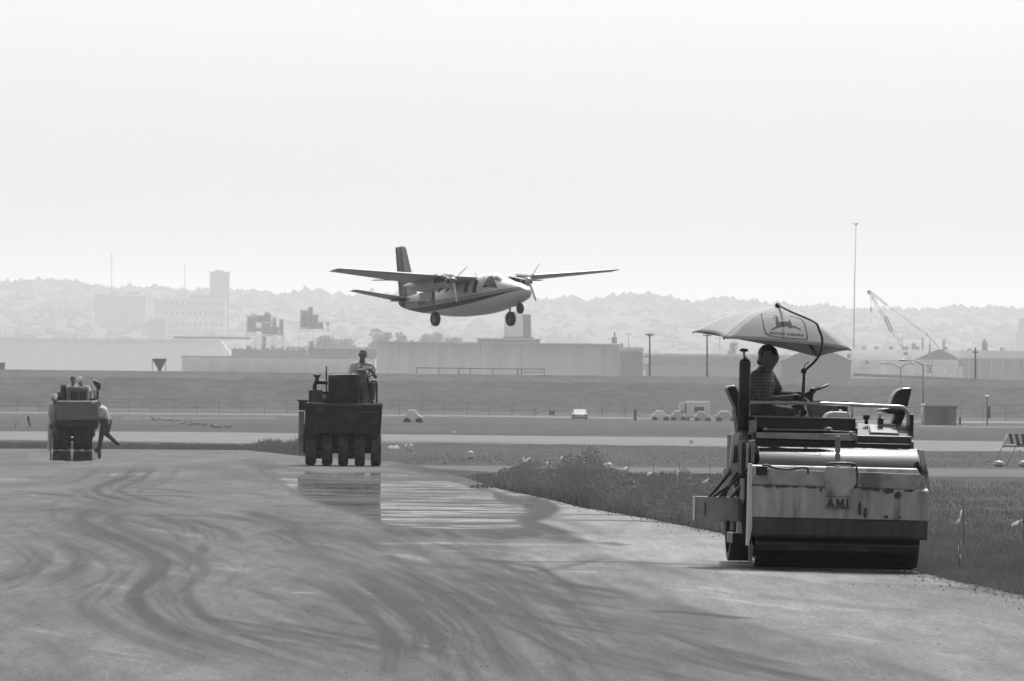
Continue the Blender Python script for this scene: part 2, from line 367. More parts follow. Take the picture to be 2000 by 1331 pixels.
for k in range(60):
    x = random.uniform(-100, 420); y = random.uniform(930, 1280); L0 = random.uniform(60, 200)
    stroke(mark, [(x, y), (x-L0*.25, y+L0*.16), (x-L0*.2, y+L0*.35), (x+L0*.2, y+L0*.6)], random.uniform(4, 8), random.uniform(1., 2.2), random.uniform(.04, .16))
for k in range(40):
    x = random.uniform(-100, 900); y = random.uniform(925, 1020); L0 = random.uniform(60, 260)
    stroke(mark, [(x, y), (x+L0*.5, y+random.uniform(-2, 4)), (x+L0, y+random.uniform(0, 12))], random.uniform(8, 16), random.uniform(.8, 1.6), random.uniform(.1, .45))
for k in range(70):
    x = random.uniform(0, 1900); y = random.uniform(960, 1320); L0 = random.uniform(30, 140)
    stroke(pale, [(x, y), (x+L0*.5, y+L0*.06), (x+L0, y+L0*.16)], random.uniform(6, 18), random.uniform(.8, 2.4), random.uniform(.1, .45))
for p_ in [([(700,1065),(850,1063),(960,1065),(1090,1067)], 25, 2, .8), ([(568,1160),(625,1161)], 20, 1.3, 1), ([(707,1162),(757,1163)], 18, 1.2, .8),
           ([(210,928),(290,927)], 24, 3, .8), ([(0,940),(60,938)], 40, 3, .4), ([(880,946),(924,946)], 14, 2.5, 1), ([(1095,1119),(1170,1119)], 26, 1.3, .6),
           ([(1000,1096),(1120,1098)], 26, 1.3, .5), ([(870,1078),(905,1079)], 20, 1.2, .8), ([(1130,1048),(1330,1049)], 50, 1.6, .5)]: stroke(pale, *p_)
def poly_mask(poly, soft):
    m = np.zeros(PX.shape, bool); n = len(poly)
    for i in range(n):
        x1, y1 = poly[i]; x2, y2 = poly[(i+1) % n]
        c = ((y1 > PY) != (y2 > PY)) & (PX < (x2-x1)*(PY-y1)/(y2-y1+1e-9)+x1); m ^= c
    m = m.astype(float)
    for _ in range(soft):
        m[1:-1, 1:-1] = (m[1:-1, 1:-1]*2+m[:-2, 1:-1]+m[2:, 1:-1]+m[1:-1, :-2]+m[1:-1, 2:])/6
    return m
pale += .85*poly_mask([(860,930),(930,938),(1046,970),(1250,1011),(1430,1046),(1790,1118),(1900,1150),(1700,1140),(1400,1120),(1200,1090),(1130,1050),(1040,1020),(1085,995),(1020,975),(950,965)], 5)*(1-mark*.8)
pale += .5*poly_mask([(1000,1060),(1300,1060),(2400,1240),(2400,1345),(1900,1345),(1400,1200),(1000,1110)], 14)
pale += .15*poly_mask([(-300,1060),(0,1040),(150,1080),(120,1150),(500,1345),(-300,1345)], 14)
wet = poly_mask([(500,919),(560,916),(640,926),(760,922),(860,936),(960,958),(1045,985),(1060,996),(1010,1014),(1030,1035),(900,1040),(800,1034),(740,1024),(690,1004),(620,985),(575,966),(545,942)], 16)
for k in range(40):      # islands of wet aggregate breaking the puddle
    x = random.uniform(740, 1020); y = random.uniform(930, 1018); l = random.uniform(40, 160)
    stroke(mark, [(x, y), (x+l, y+random.uniform(-.5, 1.5))], 30, random.uniform(.7, 1.5), random.uniform(.1, .5))
mirror = poly_mask([(98,877),(183,877),(197,879),(199,896),(181,901),(150,902),(99,901)], 1)
wet = np.maximum(wet, .35*poly_mask([(-100,884),(60,884),(60,900),(-100,905)], 3))

def asphalt_mat():
    m = bpy.data.materials.new('rolled_asphalt'); m.use_nodes = True; n = m.node_tree; N = n.nodes; L = n.links
    b = N['Principled BSDF']
    g = N.new('ShaderNodeNewGeometry')
    def attr(a): q = N.new('ShaderNodeAttribute'); q.attribute_name = a; return q.outputs['Fac']
    def nz(s_, det, mp=None, rough=.5):
        q = N.new('ShaderNodeTexNoise'); q.inputs['Scale'].default_value = s_; q.inputs['Detail'].default_value = det; q.inputs['Roughness'].default_value = rough
        if mp:
            k = N.new('ShaderNodeMapping'); k.inputs['Scale'].default_value = mp; L.new(g.outputs['Position'], k.inputs[0]); L.new(k.outputs[0], q.inputs[0])
        else: L.new(g.outputs['Position'], q.inputs[0])
        return q.outputs[0]
    def rng(x, a, b_, c, d):
        q = N.new('ShaderNodeMapRange'); q.inputs[1].default_value = a; q.inputs[2].default_value = b_; q.inputs[3].default_value = c; q.inputs[4].default_value = d; L.new(x, q.inputs[0]); return q.outputs[0]
    def mix(f, a, b_):
        q = N.new('ShaderNodeMix'); q.data_type = 'FLOAT'
        for s_, v in ((0, f), (2, a), (3, b_)):
            if isinstance(v, (int, float)): q.inputs[s_].default_value = v
            else: L.new(v, q.inputs[s_])
        return q.outputs[0]
    def mul(a, b_):
        q = N.new('ShaderNodeMath'); q.operation = 'MULTIPLY'
        for s_, v in ((0, a), (1, b_)):
            if isinstance(v, (int, float)): q.inputs[s_].default_value = v
            else: L.new(v, q.inputs[s_])
        return q.outputs[0]
    big = nz(1, 5, (.7, .05, 1)); mid = nz(1, 8, (3, .35, 1), .65); fine = nz(22, 5)
    g1 = nz(1, 4, (34, 2.2, 1), .7); g2 = nz(1, 6, (7, .22, 1), .7)
    basec = mul(mul(rng(big, .3, .7, .76, 1.24), rng(mid, .25, .75, .72, 1.28)), mul(rng(g1, .3, .7, .74, 1.26), rng(g2, .3, .7, .82, 1.18)))
    base = mul(basec, .094)
    c1 = mix(attr('pale'), base, mul(basec, .215))
    mk = mul(rng(attr('mark'), 0, .85, 0, 1), mul(rng(mid, .3, .6, .75, 1.15), rng(g1, .3, .7, .7, 1.2)))
    c2 = mix(mk, c1, mul(basec, .012))
    streak = nz(1, 6, (.55, .75, 1), .62)
    n2 = nz(1, 3, (.16, .1, 1)); th = rng(n2, .35, .65, -.05, .07)
    q0 = N.new('ShaderNodeMath'); q0.operation = 'ADD'; L.new(streak, q0.inputs[0]); L.new(th, q0.inputs[1])
    q1 = N.new('ShaderNodeMath'); q1.operation = 'MULTIPLY_ADD'; L.new(streak, q1.inputs[0]); q1.inputs[1].default_value = 2.4; L.new(attr('wet'), q1.inputs[2])
    wm0 = mul(rng(q1.outputs[0], 1.6, 2.1, 0, 1), rng(q0.outputs[0], .45, .52, .72, .03))
    q = N.new('ShaderNodeMath'); q.operation = 'MAXIMUM'; L.new(wm0, q.inputs[0]); L.new(rng(attr('mirror'), .48, .52, 0, 1), q.inputs[1]); wm = q.outputs[0]
    c3 = mix(rng(attr('wet'), .1, .6, 0, .7), c2, .035)
    L.new(c3, b.inputs['Base Color']); L.new(mix(mk, .8, .75), b.inputs['Roughness']); b.inputs['Specular IOR Level'].default_value = .06
    wb = N.new('ShaderNodeBsdfPrincipled'); wb.inputs['Base Color'].default_value = (.02, .02, .02, 1); wb.inputs['Roughness'].default_value = .03; wb.inputs['Specular IOR Level'].default_value = .6
    ms = N.new('ShaderNodeMixShader'); L.new(wm, ms.inputs[0]); L.new(b.outputs[0], ms.inputs[1]); L.new(wb.outputs[0], ms.inputs[2]); L.new(ms.outputs[0], N['Material Output'].inputs[0])
    bp = N.new('ShaderNodeBump'); bp.inputs['Strength'].default_value = .25; bp.inputs['Distance'].default_value = .006
    L.new(fine, bp.inputs['Height']); L.new(bp.outputs[0], b.inputs['Normal'])
    return m
asph = asphalt_mat()
zr = gzv+.01; zr[-1] -= .03
V = np.stack([gx, gy, zr], -1).reshape(-1, 3)
road = grid_mesh('road', V, PX.shape[0], PX.shape[1], asph)
for nm, arr in (('mark', mark), ('pale', np.clip(pale, 0, 1)), ('wet', wet), ('mirror', mirror)):
    a = road.data.attributes.new(nm, 'FLOAT', 'POINT'); a.data.foreach_set('value', arr.astype(np.float32).ravel())
tag(road, 'freshly rolled asphalt taxiway with curving tyre marks and a long puddle', kind='structure')

def strip(name, pts, m, dz, label, step=25):
    xs_ = np.arange(pts[0][0], pts[-1][0]+1, step).astype(float)
    top = np.interp(xs_, [p[0] for p in pts], [p[1] for p in pts]); bot = np.interp(xs_, [p[0] for p in pts], [p[2] for p in pts])
    wb = np.array([noise.noise(Vector((x*.03, 1.7, dz*50)))+.6*noise.noise(Vector((x*.11, 1.7, dz*50))) for x in xs_])
    rows = 7; tt = np.linspace(0, 1, rows)[:, None]
    py = (bot+wb*.8)*(1-tt)+(top+wb[::-1]*.3)*tt; px = np.repeat(xs_[None], rows, 0)
    x, y, z = ground_np(px, py); z = z+dz; z[0] -= dz+.01; z[-1] -= dz+.01
    return tag(grid_mesh(name, np.stack([x, y, z], -1).reshape(-1, 3), rows, len(xs_), m), label, kind='structure')
concm = mat('far_concrete', .07, .8, var=.15, scale=.2, spec=.3, streak=(1, .3, 1))
gravm = mat('gravel_track', .075, .9, var=.2, scale=.5, spec=.2, streak=(1, .3, 1))
strip('runway', [(-1500, 838, 858), (0, 841.5, 861), (240, 841.5, 864), (480, 843, 869), (600, 845, 868), (750, 847, 866), (1350, 853, 873), (1820, 859, 883), (2000, 861, 884), (3500, 880, 905)], concm, .01, 'pale concrete runway crossing behind the grass')
strip('path', [(770, 909.5, 911), (850, 909, 917), (950, 909, 923), (1200, 911, 926), (1400, 912.5, 928), (1820, 913, 932), (2000, 915, 934), (3500, 930, 950)], gravm, .008, 'pale gravel haul path behind the weeds')
strip('perimeter_road', [(-1500, 796, 798), (0, 805.5, 807.5), (700, 810, 812), (1000, 812.5, 815), (1300, 817, 819), (1700, 822, 825), (2000, 823, 827), (3500, 837, 840)], concm, .03, 'thin pale perimeter road at the foot of the levee')
strip('service_road', [(240, 816, 818), (560, 816, 818.2)], gravm, .03, 'short pale service track before the levee')
strip('service_road', [(1790, 832, 835), (2200, 834, 838)], gravm, .03, 'pale service track at the right before the levee')

# ------------------------------------------------------------------ hills
hill_m = mat('wooded_hill', .045, .95, var=.25, scale=.02, spec=.1)
HX = [-1200, -300, 0, 100, 170, 230, 300, 380, 440, 500, 540, 620, 700, 800, 900, 1040, 1080, 1100, 1150, 1230, 1300, 1350, 1400, 1470, 1560, 1620, 1680, 1740, 1800, 1850, 1866, 1885, 1940, 2000, 2600, 3500]
HY = [560, 545, 543, 538, 548, 558, 554, 562, 558, 562, 568, 562, 572, 566, 572, 577, 580, 573, 583, 570, 572, 587, 574, 583, 592, 593, 599, 603, 600, 603, 588, 598, 595, 602, 610, 640]
hy = [2400, 2900, 3300, 3700, 4100, 4350, 4500, 4700, 5200]
fr = [-.05, .12, .3, .52, .75, .9, .965, .95, .7]
hxs = np.arange(-1200, 3501, 12.)
ridge = np.interp(hxs, HX, HY)+np.array([1.5*noise.noise(Vector((x*.03, 0, 0)))+1.6*noise.noise(Vector((x*.09, 5, 0))) for x in hxs])
hv = []
for yy, f_ in zip(hy, fr):
    for x, rz in zip(hxs, ridge):
        p = at(x, rz, 4500); top = p.z-3
        n_ = noise.noise(Vector((x*.012, yy*.003, 2)))*8*(1-f_)
        hv.append((p.x, yy*2.333, 12+(top-12)*f_+n_*2))
tag(grid_mesh('hills', np.array(hv), len(hy), len(hxs), hill_m), 'long hazy wooded ridge on the horizon', kind='structure')
mb = []; fb = []; k0 = 0      # lumpy crowns of the wood on the ridge: one mass of low poly clumps
rng = np.random.RandomState(5)
ico = bmesh.new(); bmesh.ops.create_icosphere(ico, subdivisions=1, radius=1)
iv = np.array([v.co[:] for v in ico.verts]); ifc = np.array([[v.index for v in f.verts] for f in ico.faces]); ico.free()
NC = 6500
vv = np.zeros((NC, len(iv), 3)); 
for k in range(NC):
    px = rng.uniform(-600, 2600); rz = np.interp(px, hxs, ridge); Yc = 4520-1700*rng.uniform(0, 1)**2.2
    p = at(px, rz, 4500); f_ = np.interp(Yc, hy, fr); zc = 12+(p.z-15)*f_+noise.noise(Vector((px*.012, Yc*.003, 2)))*16*(1-f_)
    r = rng.uniform(5, 11)
    jit = 1+.22*rng.randn(len(iv), 1)
    vv[k] = iv*jit*np.array([r*rng.uniform(.8, 1.4), r, r*rng.uniform(.7, 1.15)])+np.array([p.x, Yc*2.333, zc-r*.45])
me = bpy.data.meshes.new('ridge_woods'); allf = (ifc[None]+np.arange(NC)[:, None, None]*len(iv)).reshape(-1, 3)
me.from_pydata(vv.reshape(-1, 3).tolist(), [], allf.tolist()); me.materials.append(hill_m)
o = bpy.data.objects.new('ridge_woods', me); C.objects.link(o); tag(o, 'mass of tree crowns covering the far hazy ridge', 'woods', kind='stuff')

# ------------------------------------------------------------------ far town: boxes placed by size and distance
def pxbox(mb, x0, y0, x1, y1, Y, depth, dz=0):
    c = at((x0+x1)/2, (y0+y1)/2, Y); s = RM(Y)/F
    return mb.box((c.x, c.y+depth/2, c.z), ((x1-x0)*s, depth, (y1-y0)*s))
def part_box(name, rect, Y, depth, m, parent, base):
    b = MB(); pxbox(b, *rect, Y, depth)
    for v in b.v: v -= base
    return b.build(name, m, parent)
def thing_at(name, px, py, Y, label, cat, group=None):
    p = at(px, py, Y); return empty(name, p, label, cat, group), p

# long warehouse
e, B = thing_at('warehouse', 980, 739, 1400, 'long pale windowless warehouse on top of the levee under the airplane', 'building')
part_box('wall', (735, 671.5, 1213, 748), 1400, 60, shed_l, e, B)
part_box('roof', (733, 669.5, 1214, 671.5), 1399, 62, hazeb2, e, B)
part_box('end_bay', (1213, 686, 1255, 748), 1398, 40, shed_d, e, B)
part_box('fascia', (1211, 679, 1257, 686), 1397, 42, hazeb2, e, B)
part_box('penthouse', (933, 663.5, 1055, 671.5), 1420, 20, shed_m, e, B)
part_box('penthouse_roof', (930, 661, 1058, 663.5), 1419, 22, hazeb2, e, B)
part_box('roof_vent', (1195, 659, 1205, 671), 1420, 3, shed_d, e, B); part_box('chimney', (1199, 649, 1202, 660), 1420, 1, shed_d, e, B)
part_box('roof_vent', (1211, 671, 1217, 680), 1420, 3, shed_d, e, B)
for k in range(11):
    part_box('cladding_joint', (778+k*40, 674, 778.8+k*40, 744), 1399.8, .3, hazeb2, e, B)
# cooling tank on the roof
e, B = thing_at('rooftop_tank', 1011, 661, 1425, 'square pale tank with shade painted on its right side on the warehouse roof', 'tank')
b = MB(); c = at(1003, 637, 1425); s = RM(1425)/F
b.box((c.x-B.x, 1.5, c.z-B.z), (37*s, 3, 46*s)); b.build('tank_body', shed_l, e); b = MB(); b.prism([at(1021.5, 660, 1425)-B, at(1037, 659, 1425)-B, at(1037, 615, 1425)-B, at(1021.5, 614, 1425)-B], (0, 2.9, 0)); b.build('shade_side', shed_d, e)  # shade of the right face put into colour: dark material on pale tank
part_box('deck', (982, 658.5, 1042, 661), 1423, 5, shed_d, e, B)
part_box('lid', (1000, 609, 1022, 613.5), 1425, 3, hazeb2, e, B)
part_box('seam', (1005, 616, 1006, 657), 1422.6, .4, hazeb2, e, B)
# front rail pipe
e, B = thing_at('pipe_rail', 938, 738, 1310, 'low pipe rail in front of the long warehouse', 'rail')
for rect in ((812, 719.5, 1063, 721), (1018, 727, 1063, 728)): part_box('rail', rect, 1310, .12, shed_d, e, B)
for k, x in enumerate((813, 856, 895, 918, 962, 1010, 1018, 1062)): part_box('post', (x, 720, x+1.4, 745), 1310, .12, shed_d, e, B)
# low pale shed
e, B = thing_at('low_shed', 545, 735, 1380, 'long low pale shed left of the long warehouse', 'building')
part_box('wall', (355, 699, 732, 745), 1380, 30, mat('shed_wall_pale', .85, .8, var=.08, scale=.3), e, B); part_box('roof', (353, 697, 734, 699), 1379, 32, hazeb2, e, B)
e, B = thing_at('pale_hall', 200, 735, 1750, 'very pale hall with a sloped right end at far left', 'building')
b = MB(); pts = [at(-400, 745, 1750)-B, at(455+8, 745, 1750)-B, at(455, 697, 1750)-B, at(432, 667, 1750)-B, at(-400, 660, 1750)-B]
b.prism(pts, (0, 16, 0)); b.build('wall', mat('pale_hall_wall', .9, .8, var=.05, scale=.2), e)
part_box('roof_edge', (-400, 660, 432, 662), 1749.5, 16, hazeb2, e, B)
part_box('parapet', (340, 658, 490, 662.5), 1596, 4, shed_m, e, B)
# hopper
e, B = thing_at('hopper', 311, 731, 1340, 'small dark funnel shaped hopper on legs at the levee top', 'hopper')
b = MB(); s = 1340/F
def P0(px, py, Y=1340): return at(px, py, Y)-B
b.prism([P0(298, 701), P0(324, 701), P0(324, 704), P0(314, 722), P0(309, 722), P0(298, 704)], (0, 2.2, 0)); b.build('bin', shed_d, e)
for x in (297.5, 323.5): 
    b = MB(); b.cyl(P0(x, 701), P0(x, 738), .05, 6); b.build('leg', shed_d, e)
    b = MB(); b.cyl(P0(x, 701, 1342.2), P0(x, 738, 1342.2), .05, 6); b.build('leg', shed_d, e)
b = MB(); pxbox(b, 308, 722, 315, 730, 1340, 1)
for v in b.v: v -= B
b.build('chute', shed_d, e)
# middle industrial clutter
e, B = thing_at('grey_works', 575, 700, 1480, 'low grey works building behind the pale shed, below the conveyor towers', 'building')
part_box('wall', (452, 683, 600, 740), 1480, 20, shed_m, e, B)
part_box('annex', (600, 681, 738, 740), 1484, 20, shed_m, e, B)
part_box('roof', (560, 678, 738, 681), 1483, 22, hazeb2, e, B)
rr = random.Random(4)
for k in range(14):
    x = 458+k*10+rr.uniform(-3, 3); h = rr.uniform(3, 9); part_box('roof_unit', (x, 684-h, x+rr.uniform(4, 9), 684), 1486, 4, shed_m, e, B)
part_box('roof_unit', (604, 667, 612, 682), 1482, 2, shed_d, e, B)
def tower(name, label, blocks, legs, rails, Y, cx):
    e, B = thing_at(name, cx, 690, Y, label, 'tower')
    rq = random.Random(len(label))
    for r_ in blocks:
        x0, y0, x1, y1 = r_; part_box('bin', (x0+.8, y0+rq.uniform(0, 2), x1-.8, y1-rq.uniform(0, 3)), Y, 5, shed_m if rq.random() < .6 else hazeb, e, B)
        b = MB()
        for x in np.arange(x0, x1+.1, 3.2): b.tube([at(x, y0-rq.uniform(0, 3), Y-.5)-B, at(x, y1+1, Y-.5)-B], .1, 4)
        for y in np.arange(y0, y1+.1, 6): b.tube([at(x0-1.5, y, Y-.5)-B, at(x1+1.5, y, Y-.5)-B], .1, 4)
        b.tube([at(x0, y0, Y-.6)-B, at(x1, y1, Y-.6)-B], .1, 4); b.build('scaffold', shed_d, e)
    for (x0, y0, x1, y1) in legs:
        b = MB(); b.cyl(at(x0, y0, Y)-B, at(x1, y1, Y)-B, .09, 6); b.build('leg', shed_m, e)
        b = MB(); b.cyl(at(x0, y0, Y+5)-B, at(x1, y1, Y+5)-B, .09, 6); b.build('leg', shed_m, e)
    for (x0, y0, x1, y1) in rails:
        b = MB(); b.cyl(at(x0, y0, Y)-B, at(x1, y1, Y)-B, .06, 6); b.build('rail', shed_m, e)
tower('plant_tower', 'grey hazy industrial tower with stepped bins, left of the narrow one', [(483, 618, 500, 650), (500, 617, 530, 632), (517, 612, 527, 618), (492, 614, 500, 618), (512, 632, 530, 656), (491, 640, 512, 648), (532, 621, 540, 640), (530, 640, 545, 655), (546, 625, 554, 655), (512, 656, 520, 684)],
      [(481, 618, 481, 690), (499, 650, 499, 690), (514, 656, 514, 690), (535, 655, 535, 690), (553, 655, 553, 690), (525, 655, 540, 688)], [(445, 646, 491, 646), (445, 653, 491, 657), (478, 618, 540, 618), (540, 642, 566, 643), (478, 655, 556, 657), (481, 640, 499, 655)], 1540, 520)
tower('conveyor_tower', 'narrow hazy tower with a dark square bin on thin legs', [(587, 607, 603, 643), (603, 601, 611, 643), (611, 616, 621, 643), (621, 630, 631, 643), (638, 630, 643, 636)],
      [(585, 643, 585, 690), (599, 643, 601, 690), (611, 643, 614, 690), (640, 630, 641, 650)], [(578, 648, 643, 648), (587, 643, 643, 644), (621, 636, 643, 631), (640, 636, 643, 648)], 1500, 605)
# far town blocks
def block(name, label, rects, Y, m, cx, cy, wins=None, dp=30):
    e, B = thing_at(name, cx, cy, Y, label, 'building')
    for nm_, r_ in rects: part_box(nm_, r_, Y, dp, m, e, B)
    for w_ in (wins or []): part_box('window', w_, Y-.4, .8, shed_d, e, B)
    return e, B
block('office_block', 'faint square block building in the haze at far left', [('wall', (185, 578, 283, 738)), ('parapet', (183, 576, 215, 578)), ('roof_unit', (216, 571, 228, 576)), ('roof_unit', (252, 570, 270, 576))], 2500, hazeb, 234, 690)
wins = [(322+k*10.5+(4 if k > 3 else 0), y, 327+k*10.5+(4 if k > 3 else 0), y+7) for k in range(11) for y in (589, 609, 631)]
e, B = block('factory', 'hazy flat factory with three rows of windows', [('wall', (300, 583, 440, 738))], 2350, hazeb2, 380, 690, wins)
part_box('roof_unit', (370, 577, 440, 583), 2352, 20, hazeb, e, B)
block('water_tower_block', 'faint square tower rising behind the factory', [('wall', (409, 533, 447, 738)), ('cap', (407, 531, 449, 533)), ('roof_unit', (420, 528, 436, 531))], 2450, hazeb, 428, 690, dp=10)
block('stone_building', 'pale low building with a dark gable in the haze near the factory', [('wall', (288, 628, 324, 738)), ('end_bay', (302, 622, 324, 628))], 2200, hazeb, 306, 690)
block('warehouse', 'very faint long roof behind the pale hall at far left', [('wall', (60, 648, 190, 738)), ('wall', (0, 640, 90, 738))], 2300, hazeb2, 95, 690)
block('round_tower', 'tall hazy stepped tower cut off by the right edge', [('wall', (1985, 650, 2020, 738)), ('upper_stage', (1990, 622, 2016, 650))], 2100, hazeb, 2000, 700, dp=8)
for px, y0, y1, lb in ((218, 492, 575, 'faint lattice mast left of the factory'), (361, 512, 583, 'faint lattice mast above the factory'), (108, 610, 665, 'thin faint pole over the pale hall'), (178, 600, 668, 'thin faint pole beside the block building')):
    b = MB(); p0 = at(px, y1, 2350); p1 = at(px, y0, 2350); b.tube([p0-p0, p1-p0], [.5, .25], 6)
    for k in range(4): q = p1.lerp(p0, .1+k*.08)-p0; b.box(q, (1.6, .4, .9))
    o = b.build('mast', steelm); o.location = p0; tag(o, lb, 'mast')

# right side buildings
e, B = thing_at('long_shed', 1395, 745, 1420, 'low dark shed with a pale lower wall right of the long warehouse', 'building')
part_box('roof', (1255, 697, 1545, 716), 1420, 20, shed_m, e, B); part_box('wall', (1255, 716, 1545, 750), 1419, 18, mat('shed_low_wall', .3, .8, var=.1, scale=.3), e, B)
part_box('roof_edge', (1258, 692, 1545, 697), 1423, 12, hazeb2, e, B); part_box('sign_box', (1256, 699, 1267, 711), 1416, 2, ballm, e, B); part_box('door', (1256, 722, 1261, 738), 1418.5, 1, ballm, e, B)
e, B = thing_at('barn', 1596, 745, 1390, 'dark gabled barn behind the umbrella', 'building')
b = MB(); b.prism([P_-B for P_ in (at(1528, 752, 1390), at(1662, 752, 1390), at(1662, 706, 1390), at(1600, 676, 1390), at(1528, 702, 1390))], (0, 26, 0)); b.build('wall', mat('barn_wall', .075, .85, var=.15, scale=.3), e)
b = MB(); b.prism([P_-B for P_ in (at(1596, 674, 1389), at(1664, 705, 1389), at(1664, 708, 1389), at(1600, 678, 1389))], (0, 28, 0)); b.build('roof', roofm, e)
b = MB(); b.prism([P_-B for P_ in (at(1526, 704, 1389), at(1596, 674, 1389), at(1600, 678, 1389), at(1526, 708, 1389))], (0, 28, 0)); b.build('roof', roofm, e)
e, B = thing_at('white_hall', 1780, 735, 1450, 'long white hall with small roof vents behind the crane', 'building')
part_box('wall', (1640, 706, 1880, 745), 1450, 40, mat('hall_white', .75, .8, var=.2, scale=.25), e, B); part_box('wall', (1880, 702, 2200, 745), 1452, 40, shed_m, e, B)
part_box('roof', (1640, 685, 2200, 706), 1454, 40, mat('hall_roof', .7, .8, var=.06, scale=.25), e, B)
for x0, x1, y0 in ((1683, 1691, 677), (1707, 1717, 677), (1737, 1744, 677), (1762, 1774, 677), (1781, 1789, 671), (1789, 1796, 677), (1801, 1804, 659), (1841, 1846, 663), (1846, 1851, 678), (1921, 1925, 662), (1918, 1929, 668), (1953, 1960, 679), (1889, 1898, 681)):
    part_box('roof_vent', (x0, y0, x1, 685), 1460, 2, shed_m, e, B)
for x0, x1, y0, y1 in ((1690, 1697, 705, 712), (1765, 1772, 688, 694), (1655, 1662, 692, 700), (1872, 1882, 702, 716)): part_box('vent_panel', (x0, y0, x1, y1), 1449, 1.6, shed_d, e, B)
for k in range(14): part_box('wall_post', (1892+k*22, 703, 1893.2+k*22, 742), 1451, .5, hazeb2, e, B)
e, B = thing_at('gabled_shed', 1835, 735, 1440, 'low grey shed with a pointed roof behind the crane mast', 'building')
b = MB(); b.prism([P_-B for P_ in (at(1785, 703, 1440), at(1832, 683, 1440), at(1840, 683, 1440), at(1876, 703, 1440))], (0, 6, 0)); b.build('roof', roofm, e)
for x in (1790, 1812, 1852, 1872):
    b = MB(); b.cyl(at(x, 703, 1441)-B, at(x, 740, 1441)-B, .08, 6); b.build('post', shed_m, e)

# crane
e, B = thing_at('crane', 1815, 742, 1420, 'lattice crane with its boom raised to the upper left over the levee', 'crane')
Q = lambda px, py, Y=1420: at(px, py, Y)-B
def lattice(name, a, b_, w0, m, n=14, th=.09):
    b = MB(); a = Vector(a); b_ = Vector(b_); t = (b_-a).normalized(); u = t.cross(Vector((0, 1, 0))).normalized(); y = Vector((0, 1, 0))
    for su in (-1, 1):
        for sy in (-1, 1): b.tube([a+(u*su*w0*.3+y*sy*w0*.3), a.lerp(b_, .12)+(u*su+y*sy)*w0, a.lerp(b_, .88)+(u*su+y*sy)*w0, b_+(u*su*w0*.3+y*sy*w0*.3)], th, 4)
    for k in range(n):
        p = a.lerp(b_, k/n); q = a.lerp(b_, (k+1)/n); s_ = 1 if k % 2 else -1
        b.tube([p+u*s_*w0+y*w0, q-u*s_*w0+y*w0], th*.7, 4); b.tube([p+u*s_*w0-y*w0, q-u*s_*w0-y*w0], th*.7, 4)
    return b.build(name, m, e)
crm = mat('crane_paint_dark', .08, .6); crl = mat('crane_paint_pale', .5, .6)
lattice('boom', Q(1800, 738), Q(1697, 572), .5, crl, 22)
lattice('jib', Q(1696, 568), Q(1732, 596), .35, crm, 8)
b = MB(); b.box(Q(1697, 571), (1.2, .8, 1.2)); b.build('boom_head', crm, e)
b = MB(); b.tube([Q(1730, 595), Q(1812, 655)], .13, 6); b.tube([Q(1730, 595), Q(1812, 655, 1421)], .1, 6); b.build('pendant', crl, e)
b = MB(); b.tube([Q(1812, 655), Q(1830, 675), Q(1836, 684)], .16, 6); b.build('back_stay', crm, e)
b = MB(); b.ball(Q(1811, 654), .4); b.build('sheave', crm, e)
for dx in (-4.5, 4.5):
    for dY in (0, 2.4):
        b = MB(); b.tube([Q(1816, 663, 1421.2), Q(1816+dx, 740, 1420+dY)], .2, 6); b.build('mast_leg', crm, e)
for k in range(5):
    y = 675+k*13; h = .8+k*.9; b = MB(); b.box(Q(1816, y, 1421), (h*.085*8.5, 1.2, .35)); b.build('cross_brace', crm, e)
b = MB(); b.box(Q(1815, 722, 1421), (1.8, 2, 2.6)); b.build('machinery_house', crm, e)
b = MB(); b.tube([Q(1701, 580), Q(1701, 600)], .08, 6); b.build('hoist_rope', crm, e)
b = MB(); b.loft([[Q(1701, 600)+Vector((r*cos(a), r*sin(a), 0)) for a in [k*pi/4 for k in range(8)]] if i == 0 else [Q(1701, yy_)+Vector((r*cos(a), r*sin(a), 0)) for a in [k*pi/4 for k in range(8)]] for i, (yy_, r) in enumerate(((600, .15), (603, .32), (607, .25), (613, .05)))]); b.build('hook_block', crm, e)
b = MB(); b.box(Q(1705, 582), (.3, .6, 1.6), M=Matrix.Rotation(R(20), 3, 'Y')); b.box(Q(1710, 588), (.3, .6, 1.8), M=Matrix.Rotation(R(-30), 3, 'Y')); b.build('boom_tip_sheave', crm, e)
lattice('boom_insert', Q(1729, 618), Q(1741, 648), .55, crm, 8, .13)
e2 = e
b = MB(); p = at(1833, 741, 1330); b.box((0, 0, 0), (16*.8*2, 1.2, .45), M=Matrix.Rotation(R(2), 3, 'Y')); o = b.build('boom_section', palep); o.location = at(1828, 739.5, 1310); tag(o, 'pale spare boom section lying on the levee crest', 'boom')

